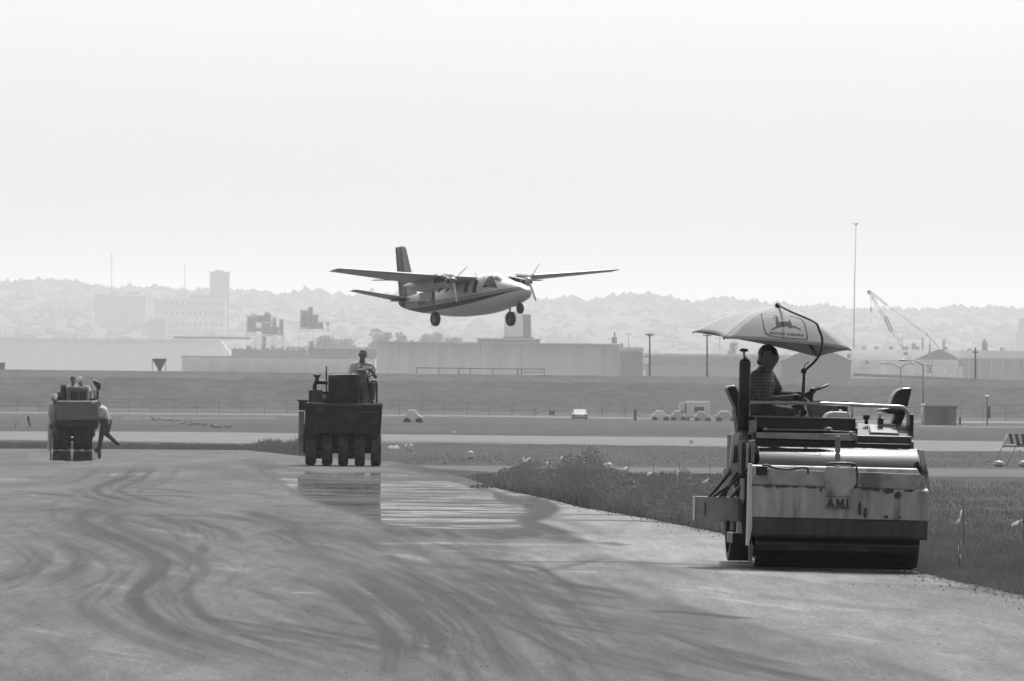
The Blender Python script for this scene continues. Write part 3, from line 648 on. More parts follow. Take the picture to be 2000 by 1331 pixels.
# high mast, utility poles, street lamps
e, B = thing_at('high_mast_light', 1668, 720, 1500, 'very tall thin light mast with a lamp cluster on top', 'light mast')
b = MB(); b.tube([at(1667, 720, 1500)-B, at(1669, 560, 1500)-B, at(1672, 440, 1500)-B], [.3, .22, .13], 8); b.build('pole', steelm, e)
b = MB(); b.cyl(at(1672, 441, 1500)-B, at(1672, 436, 1500)-B, .5, 12); b.build('lamp_ring', crm, e)
for x in (1664, 1670, 1675): 
    b = MB(); b.box(at(x, 437, 1500)-B, (.35, .35, .5)); b.build('lamp', crm, e)
b = MB(); b.tube([at(1664, 438, 1500)-B, at(1676, 438, 1500)-B], .05, 6); b.build('arm', crm, e)
def upole(px, y0, y1, Y, label, arms):
    e, B = thing_at('utility_pole', px, y1, Y, label, 'utility pole', 'utility poles beside the warehouse')
    b = MB(); b.tube([Vector((0, 0, 0)), at(px, y0, Y)-B], [.17, .12], 8); b.build('pole', wood, e)
    for (dx, y) in arms:
        b = MB(); c = at(px, y, Y)-B; b.box(c, (dx*2*RM(Y)/F, .14, .14)); b.build('crossarm', wood, e)
        for s_ in (-.9, -.4, .4, .9):
            b = MB(); b.cyl(c+Vector((s_*dx*RM(Y)/F, 0, 0)), c+Vector((s_*dx*RM(Y)/F, 0, .28)), .05, 6); b.build('insulator', wood, e)
upole(1228, 652, 740, 1450, 'short utility pole just above the dark end of the long warehouse', [(6, 653)])
upole(1269, 652, 740, 1345, 'utility pole with a crossarm right of the long warehouse', [(9, 654), (5, 656)])
upole(1381, 651, 740, 1335, 'stout utility pole behind the left tip of the umbrella', [(8, 656)])
upole(1406, 656, 740, 1500, 'thin utility pole seen under the left side of the umbrella', [(10, 661)])
upole(1905, 679, 742, 1340, 'utility pole with a lamp box in front of the white hall', [(5, 689)])
upole(1996, 700, 742, 1420, 'utility pole near the right edge of the picture', [(5, 702)])
upole(1762, 655, 742, 1500, 'thin pole just left of the crane mast', [])
def slamp(px, y0, y1, Y, arms, label, low=None):
    e, B = thing_at('street_lamp', px, y1, Y, label, 'street lamp', 'street lamps on the levee')
    b = MB(); b.tube([Vector((0, 0, 0)), at(px, y0, Y)-B], [.12, .08], 8); b.build('pole', steelm, e)
    for s_, L_ in arms:
        b = MB(); b.tube([at(px, y0+2, Y)-B, at(px+s_*L_*.4, y0-6, Y)-B, at(px+s_*L_, y0-8, Y)-B], .06, 6); b.build('arm', steelm, e)
        b = MB(); b.ball(at(px+s_*L_, y0-8, Y)-B, (.4, .2, .12)); b.build('lamp', steelm, e)
    if low:
        b = MB(); b.cyl(Vector((0, 0, 0)), at(px, low, Y)-B, .2, 10); b.build('sleeve', ballm, e)
slamp(1759, 718, 800, 1262, [(-1, 36), (1, 24)], 'two armed street lamp on the levee slope')
slamp(1803, 712, 829, 900, [(-1, 40)], 'street lamp with a white lower sleeve beside the block hut', low=788)
# globe post lamp
e, B = thing_at('globe_lamp', 1928, 831, 860, 'short post lamp with a white cap near the right edge', 'lamp')
b = MB(); b.cyl((0, 0, 0), at(1928, 778, 860)-B, .06, 8); b.build('pole', shed_d, e)
b = MB(); b.ball(at(1928, 775, 860)-B, (.24, .24, .14)); b.build('lamp_cap', ballm, e)
b = MB(); b.box(at(1932, 806, 860)-B, (.25, .2, 1.2)); b.build('control_box', shed_d, e)
# hut
e, B = thing_at('hut', 1845, 829, 880, 'small grey block hut with a dark doorway at the levee foot', 'hut')
part_box('wall', (1806, 796, 1868, 831), 880, 3, mat('block_wall', .17, .9, var=.12, scale=1), e, B); part_box('roof', (1803, 793, 1871, 796), 879.6, 3.8, shed_m, e, B)
part_box('door', (1836, 798, 1851, 831), 879.85, .2, shed_d, e, B); part_box('door_frame', (1834, 797, 1836, 831), 879.8, .2, shed_m, e, B)
# small roadside boxes / posts
def small(name, rect, Y, d, m, label, cat):
    b = MB(); c = at((rect[0]+rect[2])/2, rect[3], Y); s = Y/F; wd = (rect[2]-rect[0])*s; h = (rect[3]-rect[1])*s
    b.box((0, 0, h/2), (wd, d, h)); b.box((0, 0, h+.05), (wd*1.15, d*1.1, .1)); b.box((0, -d/2-.02, h*.5), (wd*.6, .04, h*.6)); o = b.build(name, m); o.location = c; return tag(o, label, cat)
small('signal_post', (1238, 801, 1243, 822), 940, .3, shed_d, 'dark upright post in the grass left of the parked vehicles', 'post')
small('signal_cabinet', (1043, 802, 1052, 809), 1180, .5, palep, 'tiny pale cabinet beside the perimeter road', 'cabinet')
small('signal_cabinet', (1072, 804, 1084, 811), 1180, .8, shed_d, 'tiny dark cabinet beside the perimeter road', 'cabinet')
small('signal_cabinet', (1873, 818, 1877, 830), 880, .3, shed_d, 'small dark box between the hut and the globe lamp', 'cabinet')
small('signal_cabinet', (40, 690, 0, 720) if 0 else (-12, 707, 11, 724), 1350, 1, shed_m, 'grey rounded lump on the levee crest at the left edge', 'cabinet')
# fence along the levee foot
for px0, px1, lb in ((-100, 1260, 'thin wire fence on posts along the levee foot on the left'), (1480, 2100, 'thin wire fence on posts along the levee foot on the right')):
    e, B = thing_at('wire_fence', (px0+px1)/2, 808, 1150, lb, 'fence')
    y_ = lambda x: 806+(x-0)*.0068
    for k, x in enumerate(np.arange(px0, px1, 44)):
        g_ = at(x, y_(x)+3, 1150)
        b = MB(); b.cyl(g_-B, g_-B+Vector((0, 0, 2.2)), .03, 6); b.build('post', shed_d, e)
    for zz in (.5, 1.1, 1.7, 2.1):
        b = MB(); b.tube([at(px0, y_(px0)+3, 1150)-B+Vector((0, 0, zz)), at(px1, y_(px1)+3, 1150)-B+Vector((0, 0, zz))], .012, 4); b.build('wire', shed_d, e)

# trees
def tree(px, base, wpx, hpx, Y, label, seed, n=1500, bare=False):
    rr = np.random.RandomState(seed); H0 = (738-base)*RM(Y)/F; p = at(px, 738, Y); s = RM(Y)/F; W = wpx*s; H = hpx*s
    e = empty('tree', p, label, 'tree', 'trees behind the warehouses')
    b = MB(); b.tube([(0, 0, -H0-1), (0, 0, -H0*.3), (0.05*W, 0, H*.35), (-.03*W, 0, H*.8)], [H*.05, H*.04, H*.025, H*.008], 6)
    for k in range(6):
        a = rr.uniform(0, 6.28); q = Vector((0, 0, H*rr.uniform(.25, .6))); b.tube([q, q+Vector((cos(a)*W*.2, sin(a)*W*.2, H*.15)), q+Vector((cos(a)*W*.38, sin(a)*W*.38, H*.3))], [H*.014, H*.01, H*.004], 5)
    for v in b.v: v.z += H0
    b.build('trunk', bark, e)
    lobes = [(rr.uniform(-.32, .32)*W, rr.uniform(-.3, .3)*W, H*rr.uniform(.12, .8), rr.uniform(.16, .3)) for _ in range(14)]
    V_ = []; F_ = []
    for k in range(n):
        l = lobes[rr.randint(len(lobes))]; d = rr.randn(3); d /= np.linalg.norm(d)+1e-6; r = rr.uniform(.3, 1.15)**.5
        c = np.array(l[:3])+d*np.array([W*l[3], W*l[3], H*l[3]*.8])*r; sz = rr.uniform(.03, .07)*H
        u = rr.randn(3); v_ = rr.randn(3); u /= np.linalg.norm(u); v_ -= u*v_.dot(u); v_ /= np.linalg.norm(v_)
        i = len(V_); V_ += [c+u*sz, c+v_*sz*.7, c-u*sz, c-v_*sz*.7]; F_.append((i, i+1, i+2, i+3))
    b = MB(); b.v = [Vector(x)+Vector((0, 0, H0)) for x in V_]; b.f = F_; b.sm = [False]*len(F_); b.build('crown', leafm, e, fixn=False)
tree(655, 690, 76, 38, 1560, 'wide low tree right of the conveyor tower', 1, 2600)
tree(628, 690, 34, 26, 1562, 'small tree just below the conveyor tower', 12)
tree(742, 690, 46, 46, 1560, 'rounded tree just behind the left end of the long warehouse', 2, 1900)
tree(782, 684, 34, 36, 1565, 'second smaller tree above the long warehouse roof', 3)
tree(724, 705, 22, 40, 1562, 'narrow tree filling the gap beside the long warehouse', 9)
tree(832, 684, 38, 34, 1560, 'third bushy tree above the long warehouse roof', 4)
tree(855, 684, 20, 36, 1563, 'narrow tree with a spiky top above the warehouse', 5, 600)
tree(884, 684, 38, 28, 1560, 'low tree nearest the square roof tank', 6)
tree(806, 682, 22, 20, 1566, 'small low tree in the middle of the warehouse tree row', 7, 500)
tree(1432, 705, 22, 40, 1500, 'faint thin shrub tree seen under the umbrella edge', 8, 260)

# parked vehicles far away
def car(px, base, wpx, Y, label, kind='car', side=False, m=None, rz=0):
    m = m or ballm
    p = at(px, base, Y); s = Y/F; p = p-Vector((0, 0, .16)); e = empty('parked_'+kind, Matrix.Translation(p) @ Matrix.Rotation(rz, 4, 'Z'), label, kind, 'vehicles parked below the levee')
    Wd = wpx*s
    if not side:      # seen from the end: width = Wd
        L_ = Wd*2.3; w_ = Wd/2
        prof = [(-L_/2, .3), (L_/2, .3), (L_/2, .8), (L_*.3, .88), (L_*.16, 1.36), (-L_*.3, 1.38), (-L_*.44, .9), (-L_/2, .85)]
        ys_ = [(-w_, .0), (w_, 0)]
        b = MB(); rings = []
        for x, sc_ in ((-w_, .93), (-w_*.92, 1), (w_*.92, 1), (w_, .93)): rings.append([(x*(1 if z < .9 else .8), y*sc_, .3+(z-.3)*(1 if abs(x) < w_*.95 or z < .9 else .97)) for y, z in prof])
        b.loft(rings, smooth=False); b.build('body', m, e, bevel=.04)
        b = MB(); b.add([(-w_*.7, -L_*.435-.01, .93), (w_*.7, -L_*.435-.01, .93), (w_*.62, -L_*.315-.02, 1.3), (-w_*.62, -L_*.315-.02, 1.3)], [(0, 1, 2, 3)]); b.build('rear_window', shed_d, e)
        for sx in (-1, 1):
            for sy in (-1, 1):
                b = MB(); b.cyl((sx*w_*.75, sy*L_*.31, .32), (sx*w_*.98, sy*L_*.31, .32), .32, 16); b.build('wheel', tyre, e)
        b = MB(); b.box((0, -L_/2-.05, .48), (Wd*.98, .12, .14)); b.build('bumper', steelm, e)
        for sx in (-1, 1): b = MB(); b.box((sx*w_*.75, -L_/2-.01, .72), (Wd*.14, .04, .12)); b.build('tail_light', shed_d, e)
    else:
        L_ = Wd
        prof = [(-L_/2, .35), (L_/2, .35), (L_/2, .8), (L_*.28, .9), (L_*.12, 1.38), (-L_*.25, 1.4), (-L_*.38, .92), (-L_/2, .86)]
        b = MB(); b.loft([[(x, y*(.85 if z > .92 else 1), z) for x, z in prof] for y in (-.85, .85)], smooth=False); b.build('body', m, e, bevel=.05)
        b = MB(); b.add([(-L_*.33, -.76, .97), (L_*.2, -.76, .97), (L_*.09, -.735, 1.32), (-L_*.24, -.735, 1.32)], [(0, 1, 2, 3)]); b.build('side_window', shed_d, e)
        for sx in (-1, 1):
            for sy in (-1, 1):
                b = MB(); b.cyl((sx*L_*.31, sy*.72, .34), (sx*L_*.31, sy*.88, .34), .34, 16); b.build('wheel', tyre, e)
    return e
car(1132, 821, 31, 980, 'pale station wagon seen from behind, alone on the perimeter road', 'car', m=palep)
car(1290, 823, 36, 985, 'white sedan left of the camper truck', 'car', side=True)
car(1325, 823, 32, 992, 'pale grey sedan directly in front of the camper truck', 'car', side=True, m=palep)
car(1372, 825, 34, 978, 'pale low car at the right foot of the camper truck', 'car', side=True, m=palep)
car(1418, 824, 44, 985, 'pale long car partly behind the nearest roller', 'car', side=True, m=palep)
# small utility vehicle with dark arches
e = car(807, 828, 38, 760, 'low pale vehicle with dark wheel arches behind the middle roller', 'truck', side=True, m=ballm)
# camper truck
p = at(1358, 824, 1000); e = empty('camper_truck', p, 'tall white camper truck with a dark rear window', 'truck', 'vehicles parked below the levee')
s = 1000/F
b = MB(); b.box((.35, 2.4, 1.35), (2.75, 4.6, 1.95)); b.build('box_body', ballm, e, bevel=.08)
b = MB(); b.box((.35, 2.4, 2.36), (2.5, 4.4, .1)); b.build('roof', ballm, e, bevel=.03)
b = MB(); b.box((.45, .08, 1.42), (1.1, .06, .62)); b.build('rear_window', glass, e)
b = MB(); b.box((-1.45, 2.2, 1.25), (.75, 3.0, 1.9)); b.build('side_locker', ballm, e, bevel=.04)
b = MB(); b.box((-1.1, .6, 1.6), (.18, .1, 1.2)); b.build('ladder_gap', shed_d, e)
b = MB(); b.box((-1.55, .68, 1.0), (.3, .05, .5)); b.build('locker_window', glass, e)
for sx in (-.9, 1.3):
    for yy in (.9, 3.9): b = MB(); b.cyl((sx, yy, .38), (sx+.25, yy, .38), .38, 16); b.build('wheel', tyre, e)
b = MB(); b.box((.3, .0, .5), (2.6, .12, .16)); b.build('bumper', steelm, e)

# ------------------------------------------------------------------ vegetation near: blades (stuff)
def blades(name, xr, yfun, n, hfun, wd, m, label, seed, ypow=1.):
    r = np.random.RandomState(seed)
    px = r.uniform(xr[0], xr[1], n); lo, hi = yfun(px); py = lo+(hi-lo)*r.uniform(0, 1, n)**ypow
    x, y, z = ground_np(px, py)
    cl = np.array([noise.noise(Vector((a*1.3, b_*.16, 0)))+.5*noise.noise(Vector((a*4, b_*.5, 3))) for a, b_ in zip(x, y)])
    h = hfun(px, py)*(1+1.1*cl)*r.uniform(.4, 1.3, n)*np.clip((px-xr[0])/50, .1, 1)*np.clip((xr[1]-px)/50, .1, 1); h = np.maximum(h, .012)
    a = r.uniform(0, 2*pi, n); le = r.uniform(.1, .6, n)*h; la = r.uniform(0, 2*pi, n)
    w_ = wd*r.uniform(.6, 1.4, n)
    dx, dy = np.cos(a)*w_, np.sin(a)*w_; lx, ly = np.cos(la)*le, np.sin(la)*le
    zz = z-.01
    P = np.stack([np.stack([x-dx, y-dy, zz], -1), np.stack([x+dx, y+dy, zz], -1), np.stack([x+lx*.35+dx*.7, y+ly*.35+dy*.7, z+h*.6], -1), np.stack([x+lx*.35-dx*.7, y+ly*.35-dy*.7, z+h*.6], -1), np.stack([x+lx, y+ly, z+h], -1)], 1)
    me = bpy.data.meshes.new(name); nv = n*5
    me.vertices.add(nv); me.vertices.foreach_set('co', P.astype(np.float32).ravel())
    b0 = np.arange(n)[:, None]*5; tri = np.concatenate([b0+np.array([[0, 1, 2]]), b0+np.array([[0, 2, 3]]), b0+np.array([[3, 2, 4]])], 1).reshape(-1)
    me.loops.add(len(tri)); me.loops.foreach_set('vertex_index', tri.astype(np.int32)); nf = n*3
    me.polygons.add(nf); me.polygons.foreach_set('loop_start', (np.arange(nf)*3).astype(np.int32)); me.update(calc_edges=True)
    me.materials.append(m); o = bpy.data.objects.new(name, me); C.objects.link(o); return tag(o, label, 'grass', kind='stuff')
edge = lambda x: np.interp(x, TOPX, TOPY)
def wy(px):
    hi = edge(px)-1; lo = np.interp(px, [920, 1000, 1100, 1200, 1440, 1500], [936, 944, 952, 958, 972, 985]); return np.minimum(lo, hi-1), hi
def wh_(px, py): return np.interp(px, [900, 960, 1040, 1110, 1160, 1240, 1300, 1400, 1480], [.08, .16, .22, .36, .34, .27, .3, .26, .16])
blades('weeds', (925, 1500), wy, 45000, lambda a, b_: wh_(a, b_)*.8, .005, weedm, 'rank tangle of tall weeds along the asphalt edge', 1)
blades('grass', (1480, 2150), lambda px: (np.interp(px, [1480, 2150], [935, 945]), edge(px)+1), 70000, lambda px, py: np.full(px.shape, .05)+.02*(py > 1050), .004, grassb, 'short rough grass at the right of the nearest roller', 2, .8)
blades('grass', (770, 1440), lambda px: (np.full(px.shape, 866.), np.full(px.shape, 909.)), 5000, lambda px, py: np.full(px.shape, .03), .01, grassb, 'short grass in the verge between the runway and the gravel path', 3)
blades('grass', (1440, 2150), lambda px: (np.full(px.shape, 884.), np.full(px.shape, 912.)), 3000, lambda px, py: np.full(px.shape, .03), .01, grassb, 'short grass between the runway and the path at the right', 4)
blades('grass', (900, 1500), lambda px: (np.full(px.shape, 928.), np.full(px.shape, 955.)), 14000, lambda px, py: np.full(px.shape, .06), .007, grassb, 'thin grass behind the tall weeds', 5)
blades('grass', (-120, 640), lambda px: (np.interp(px, [-120, 240, 470, 520, 640], [864, 868, 872, 868, 869]), np.interp(px, TOPX, TOPY)), 26000, lambda px, py: np.interp(px, [-120, 225, 480, 530, 600, 640], [.06, .06, .08, .2, .22, .2]), .012, grassb, 'dark rough grass verge between the left and middle rollers', 6)
def leaves(name, xr, yfun, n, hfun, m, label, seed):
    r = np.random.RandomState(seed); px = r.uniform(xr[0], xr[1], n); lo, hi = yfun(px); py = lo+(hi-lo)*r.uniform(0, 1, n); x, y, z = ground_np(px, py)
    cl = np.array([noise.noise(Vector((a*1.1, b_*.12, 0)))+.6*noise.noise(Vector((a*3.5, b_*.4, 3))) for a, b_ in zip(x, y)])
    h = hfun(px, py)*np.clip(1+1.3*cl, .15, 2.2)*np.clip((px-xr[0])/50, .1, 1); c = np.stack([x, y, z+h*r.uniform(0, 1, n)**.8], -1)
    sz = r.uniform(.005, .014, n)[:, None]; u = r.randn(n, 3); u /= np.linalg.norm(u, axis=1)[:, None]; v = r.randn(n, 3); v -= u*(u*v).sum(1)[:, None]; v /= np.linalg.norm(v, axis=1)[:, None]
    P = np.stack([c+u*sz*1.6, c+v*sz*.7, c-u*sz*1.6, c-v*sz*.7], 1).reshape(-1, 3)
    me = bpy.data.meshes.new(name); me.vertices.add(len(P)); me.vertices.foreach_set('co', P.astype(np.float32).ravel())
    me.loops.add(n*4); me.loops.foreach_set('vertex_index', np.arange(n*4).astype(np.int32)); me.polygons.add(n); me.polygons.foreach_set('loop_start', (np.arange(n)*4).astype(np.int32)); me.update(calc_edges=True)
    me.materials.append(m); o = bpy.data.objects.new(name, me); C.objects.link(o); return tag(o, label, 'weeds', kind='stuff')
leaves('weed_leaves', (925, 1500), wy, 170000, wh_, weedm, 'leafy tops of the weeds along the asphalt edge', 21)
def grit(name, n, pxf, smin, smax, m, label, seed):
    r = np.random.RandomState(seed); px, py = pxf(r, n); x, y, z = ground_np(px, py); sz = (smin+(smax-smin)*r.uniform(0, 1, n)**3)
    o6 = np.array([(1, 0, 0), (-1, 0, 0), (0, 1, 0), (0, -1, 0), (0, 0, .8), (0, 0, -.8)]); f8 = np.array([(0, 2, 4), (2, 1, 4), (1, 3, 4), (3, 0, 4), (2, 0, 5), (1, 2, 5), (3, 1, 5), (0, 3, 5)])
    P = (o6[None]*sz[:, None, None]*r.uniform(.6, 1.4, (n, 6, 1))+np.stack([x, y, z+.01+sz*.3], -1)[:, None]).reshape(-1, 3)
    tri = (f8[None]+np.arange(n)[:, None, None]*6).reshape(-1); me = bpy.data.meshes.new(name); me.vertices.add(len(P)); me.vertices.foreach_set('co', P.astype(np.float32).ravel())
    me.loops.add(len(tri)); me.loops.foreach_set('vertex_index', tri.astype(np.int32)); nf = len(tri)//3; me.polygons.add(nf); me.polygons.foreach_set('loop_start', (np.arange(nf)*3).astype(np.int32)); me.update(calc_edges=True)
    me.materials.append(m); o = bpy.data.objects.new(name, me); C.objects.link(o); return tag(o, label, 'gravel', kind='stuff')
def edgepx(r, n): x = r.uniform(780, 2150, n); return x, edge(x)+r.exponential(3.5, n)*(1+(x > 1500)*1.2)-1.5
grit('gravel', 3800, edgepx, .003, .011, mat('crumbled_asphalt', .07, .9, var=.6, scale=20), 'crumbled asphalt and stones along the ragged pavement edge', 31)
grit('gravel', 6000, lambda r, n: (r.uniform(-50, 2050, n), 900+430*r.uniform(0, 1, n)**1.2), .0015, .0048, mat('loose_stone', .11, .9, var=.7, scale=20), 'loose stones scattered over the fresh asphalt', 32)
# ------------------------------------------------------------------ people
def rot_to(z):
    z = Vector(z).normalized(); return z.to_track_quat('Z', 'Y').to_matrix()
def capsule(b, a, c, ra, rb, n=12, fl=1.0, fdir=None):
    a = Vector(a); c = Vector(c); t = (c-a)
    if t.length < 1e-4: t = Vector((0, 0, 1e-3))
    t.normalize(); u = (Vector(fdir) if fdir is not None else Vector((0, 1, 0.13))); u = (u-t*u.dot(t)).normalized(); v = t.cross(u)
    rings = []
    for k in range(5): an = pi/2*(1-k/4); rings.append((a-t*ra*sin(an), max(ra*cos(an), ra*.04)))
    for k in range(5): an = pi/2*(k/4); rings.append((c+t*rb*sin(an), max(rb*cos(an), rb*.04)))
    b.loft([[p+(u*cos(2*pi*k/n)*fl+v*sin(2*pi*k/n))*r for k in range(n)] for p, r in rings])
def solid(name, b, voxel, mats, tagger, origin, parent=None, smooth=4):
    me = bpy.data.meshes.new('raw'); me.from_pydata([v-origin for v in b.v], [], b.f)
    o = bpy.data.objects.new('raw', me); C.objects.link(o)
    rm = o.modifiers.new('r', 'REMESH'); rm.mode = 'VOXEL'; rm.voxel_size = voxel; rm.use_smooth_shade = True
    sm = o.modifiers.new('s', 'SMOOTH'); sm.iterations = smooth; sm.factor = .5
    dg = bpy.context.evaluated_depsgraph_get(); new = bpy.data.meshes.new_from_object(o.evaluated_get(dg))
    bpy.data.objects.remove(o); new.name = name
    new.materials.clear()
    for m in mats: new.materials.append(m)
    if tagger:
        for p in new.polygons: p.material_index = tagger(p.center+origin)
    for p in new.polygons: p.use_smooth = True
    q = bpy.data.objects.new(name, new); C.objects.link(q); q.location = origin
    if parent: q.parent = parent; q.location = (0, 0, 0) if parent.type == 'MESH' else origin
    return q
def segdist(p, a, b):
    d = b-a; t = max(0, min(1, (p-a).dot(d)/max(d.length_squared, 1e-9))); return (p-a-d*t).length
def person(J, label, mats, voxel=.014, hair='short', face=(0, -1, 0), group=None, curl=(0, 0, -1), sleeve='long', S=1.0, bulk=1.0, cap_m=None):
    """J: world joints. mats: shirt, trousers, skin, boots, hands"""
    J = {k: Vector(v) for k, v in J.items()}
    b = MB(); T = []
    def seg(a, c, ra, rb, tag_, fl=1.0, fd=None): capsule(b, a, c, ra*S*bulk, rb*S*bulk, fl=fl, fdir=fd); T.append((Vector(a), Vector(c), (ra+rb)/2*S*bulk, tag_))
    sh = (J['shL']+J['shR'])/2; hp = (J['hipL']+J['hipR'])/2; across = (J['shR']-J['shL']).normalized(); sp = (sh-hp).normalized(); front = across.cross(sp)
    if front.dot(Vector(face)) < 0: front = -front
    mid = hp.lerp(sh, .5)
    for k in (-1, 0, 1):
        seg(hp+across*k*.075*S, mid+across*k*.06*S, .105, .105, 0, 1.0); seg(mid+across*k*.06*S, sh+across*k*.085*S-sp*.07*S, .105, .1, 0)
    seg(J['shL'], J['shR'], .065, .065, 0)
    seg(J['hipL'], J['hipR'], .105, .105, 1)
    seg(hp, hp-sp*.02, .12, .12, 1)
    H = J['head']; f = Vector(face).normalized(); up = (H-sh); up = (up-f*up.dot(f)).normalized(); rt = f.cross(up)
    seg(sh-sp*.02, H-up*.07*S, .066, .056, 2)
    for s_ in ('L', 'R'): seg(J['sh'+s_].lerp(sh, .15), sh+sp*.055*S, .055, .06, 0)
    # head with face
    seg(H+up*.025*S-f*.012*S, H+up*.03*S+f*.012*S, .088, .086, 2, .88, rt); seg(H-up*.055*S+f*.02*S, H-up*.075*S+f*.045*S, .06, .038, 2, .9, rt)
    seg(H+f*.085*S+up*.012*S, H+f*.103*S-up*.018*S, .012, .018, 2); seg(H+f*.083*S+up*.035*S-rt*.03*S, H+f*.083*S+up*.035*S+rt*.03*S, .014, .014, 2)
    seg(H+f*.085*S-up*.05*S-rt*.015*S, H+f*.085*S-up*.05*S+rt*.015*S, .01, .01, 2)
    for s_ in (-1, 1): seg(H+rt*s_*.082*S-up*.015*S, H+rt*s_*.088*S+up*.02*S, .014, .018, 2)
    for s_ in ('L', 'R'):
        st = 0 if sleeve == 'long' else 2
        elb = J['el'+s_]; ha = J['ha'+s_]; shd = J['sh'+s_]
        seg(shd, shd.lerp(elb, .75), .062, .05, 0); seg(shd.lerp(elb, .75), elb, .046 if st else .05, .043, st); seg(elb, ha, .042, .029, st if sleeve != 'roll' else 2)
        d = (ha-elb).normalized(); cu = Vector(curl).normalized(); w_ = d.cross(cu).normalized() if d.cross(cu).length > .05 else across
        pal = ha+d*.055*S; seg(ha+d*.01*S, pal, .028, .03, 4, 1.3, w_)
        for k, ln in enumerate((.062, .074, .07, .055)):
            r0 = pal+w_*(k-1.5)*.021*S+d*.015*S; r1 = r0+(d*.75+cu*.55)*ln*.55*S; r2 = r1+(d*.05+cu)*ln*.6*S
            seg(r0, r1, .0105, .0095, 4); seg(r1, r2, .0095, .0085, 4)
        t0 = ha+d*.03*S-w_*.028*S; seg(t0, t0+(d*.6-w_*.7+cu*.3)*.04*S, .013, .0115, 4); seg(t0+(d*.6-w_*.7+cu*.3)*.04*S, t0+(d*.9-w_*.6+cu*.8)*.062*S, .0115, .0095, 4)
        seg(J['hip'+s_], J['kn'+s_], .098, .066, 1); seg(J['kn'+s_], J['an'+s_], .064, .045, 1)
        td = (J['toe'+s_]-J['an'+s_]).normalized(); seg(J['an'+s_]-td*.03*S+Vector((0, 0, -.02)), J['toe'+s_], .048, .04, 3)
    def tg(p):
        best = 9; bi = 0
        for a, c, r, t_ in T:
            if (p-a).length > .9: continue
            d = segdist(p, a, c)-r*.98
            if d < best: best = d; bi = t_
        return bi
    org = hp.copy(); o = solid('person', b, voxel, mats, tg, org); tag(o, label, 'person', group)
    def child(nm, bb, m, vx=voxel, sm_=2):
        q = solid(nm, bb, vx, [m], None, org, sm_ and None, sm_); q.parent = o; q.location = (0, 0, 0); return q
    for s_ in (-1, 1):
        eb = MB(); eb.ball(H+f*.08*S+up*.02*S+rt*s_*.032*S-org, (.011, .011, .009), 8, 6); q = eb.build('eye', hair_); q.parent = o
    if hair in ('short', 'full'):
        hb = MB(); capsule(hb, H+up*.05*S-f*.035*S, H+up*.055*S+f*.0*S, .089*S, .082*S, fl=.95, fdir=rt)
        capsule(hb, H-up*.0*S-f*.045*S, H-up*.04*S-f*.05*S, .072*S, .05*S)
        if hair == 'full':
            capsule(hb, H+up*.08*S+f*.02*S, H+up*.075*S+f*.062*S, .052*S, .034*S, fl=1.3, fdir=rt)
            for s_ in (-1, 1): capsule(hb, H+rt*s_*.06*S+up*.04*S, H+rt*s_*.07*S-up*.03*S-f*.02*S, .034*S, .026*S)
            capsule(hb, H-up*.03*S-f*.06*S, H-up*.085*S-f*.06*S, .05*S, .035*S)
        child('hair', hb, hair_, max(voxel*.7, .008))
    if hair in ('hat', 'cap'):
        hb = MB(); capsule(hb, H+up*.05*S-f*.01*S, H+up*.06*S, .1*S, .096*S)
        capsule(hb, H+up*.045*S+f*.06*S, H+up*.035*S+f*.15*S, .055*S, .03*S, fl=1.2, fdir=rt) if hair == 'cap' else capsule(hb, H+up*.035*S-f*.06*S, H+up*.035*S+f*.07*S, .085*S, .075*S, fl=1.15, fdir=rt)
        child('hat' if hair == 'hat' else 'cap', hb, cap_m or ballm, max(voxel*.7, .008))
    return o
def text_mesh(s, size=1.0):
    cu = bpy.data.curves.new('t', 'FONT'); cu.body = s; cu.size = size; cu.offset = .022
    o = bpy.data.objects.new('t', cu); C.objects.link(o); dg = bpy.context.evaluated_depsgraph_get()
    me = bpy.data.meshes.new_from_object(o.evaluated_get(dg)); bpy.data.objects.remove(o)
    vs = [v.co.copy() for v in me.vertices]; fs = [tuple(p.vertices) for p in me.polygons]
    x0, x1 = min(v.x for v in vs), max(v.x for v in vs); y0, y1 = min(v.y for v in vs), max(v.y for v in vs)
    return [((v.x-x0)/(x1-x0), (v.y-y0)/(y1-y0)) for v in vs], fs
def letters(s, mapf, m, parent):
    vs, fs = text_mesh(s); par = list(range(len(vs)))
    def find(i):
        while par[i] != i: i = par[i]
        return i
    for f in fs:
        for k in f[1:]: par[find(k)] = find(f[0])
    comp = {}
    for f in fs: comp.setdefault(find(f[0]), []).append(f)
    for cf in comp.values():
        ids = sorted({i for f in cf for i in f}); mp_ = {i: k for k, i in enumerate(ids)}; b = MB(); b.add([mapf(*vs[i]) for i in ids], [tuple(mp_[i] for i in f) for f in cf]); b.build('letter', m, parent, fixn=False)
def tilt(loc, yaw, bank, pit=0): return Matrix.Translation(loc) @ Matrix.Rotation(R(yaw), 4, 'Z') @ Matrix.Rotation(R(bank), 4, 'Y') @ Matrix.Rotation(R(pit), 4, 'X')
def tyre_obj(parent, x, y, r, w_, axle=True, seg=28, rimm=None):
    b = MB(); prof = [(-w_/2, r*.72), (-w_/2, r*.9), (-w_*.42, r*.97), (-w_*.25, r), (w_*.25, r), (w_*.42, r*.97), (w_/2, r*.9), (w_/2, r*.72)]
    b.loft([[(x+px_, y+rr_*cos(2*pi*k/seg), r+rr_*sin(2*pi*k/seg)) for px_, rr_ in prof] for k in range(seg+1)], cap=False, closed=False)
    t = b.build('tyre', tyre, parent)
    b = MB(); b.cyl((x-w_*.44, y, r), (x+w_*.44, y, r), r*.72, seg); b.build('rim', rimm or darkm, parent)
    return t

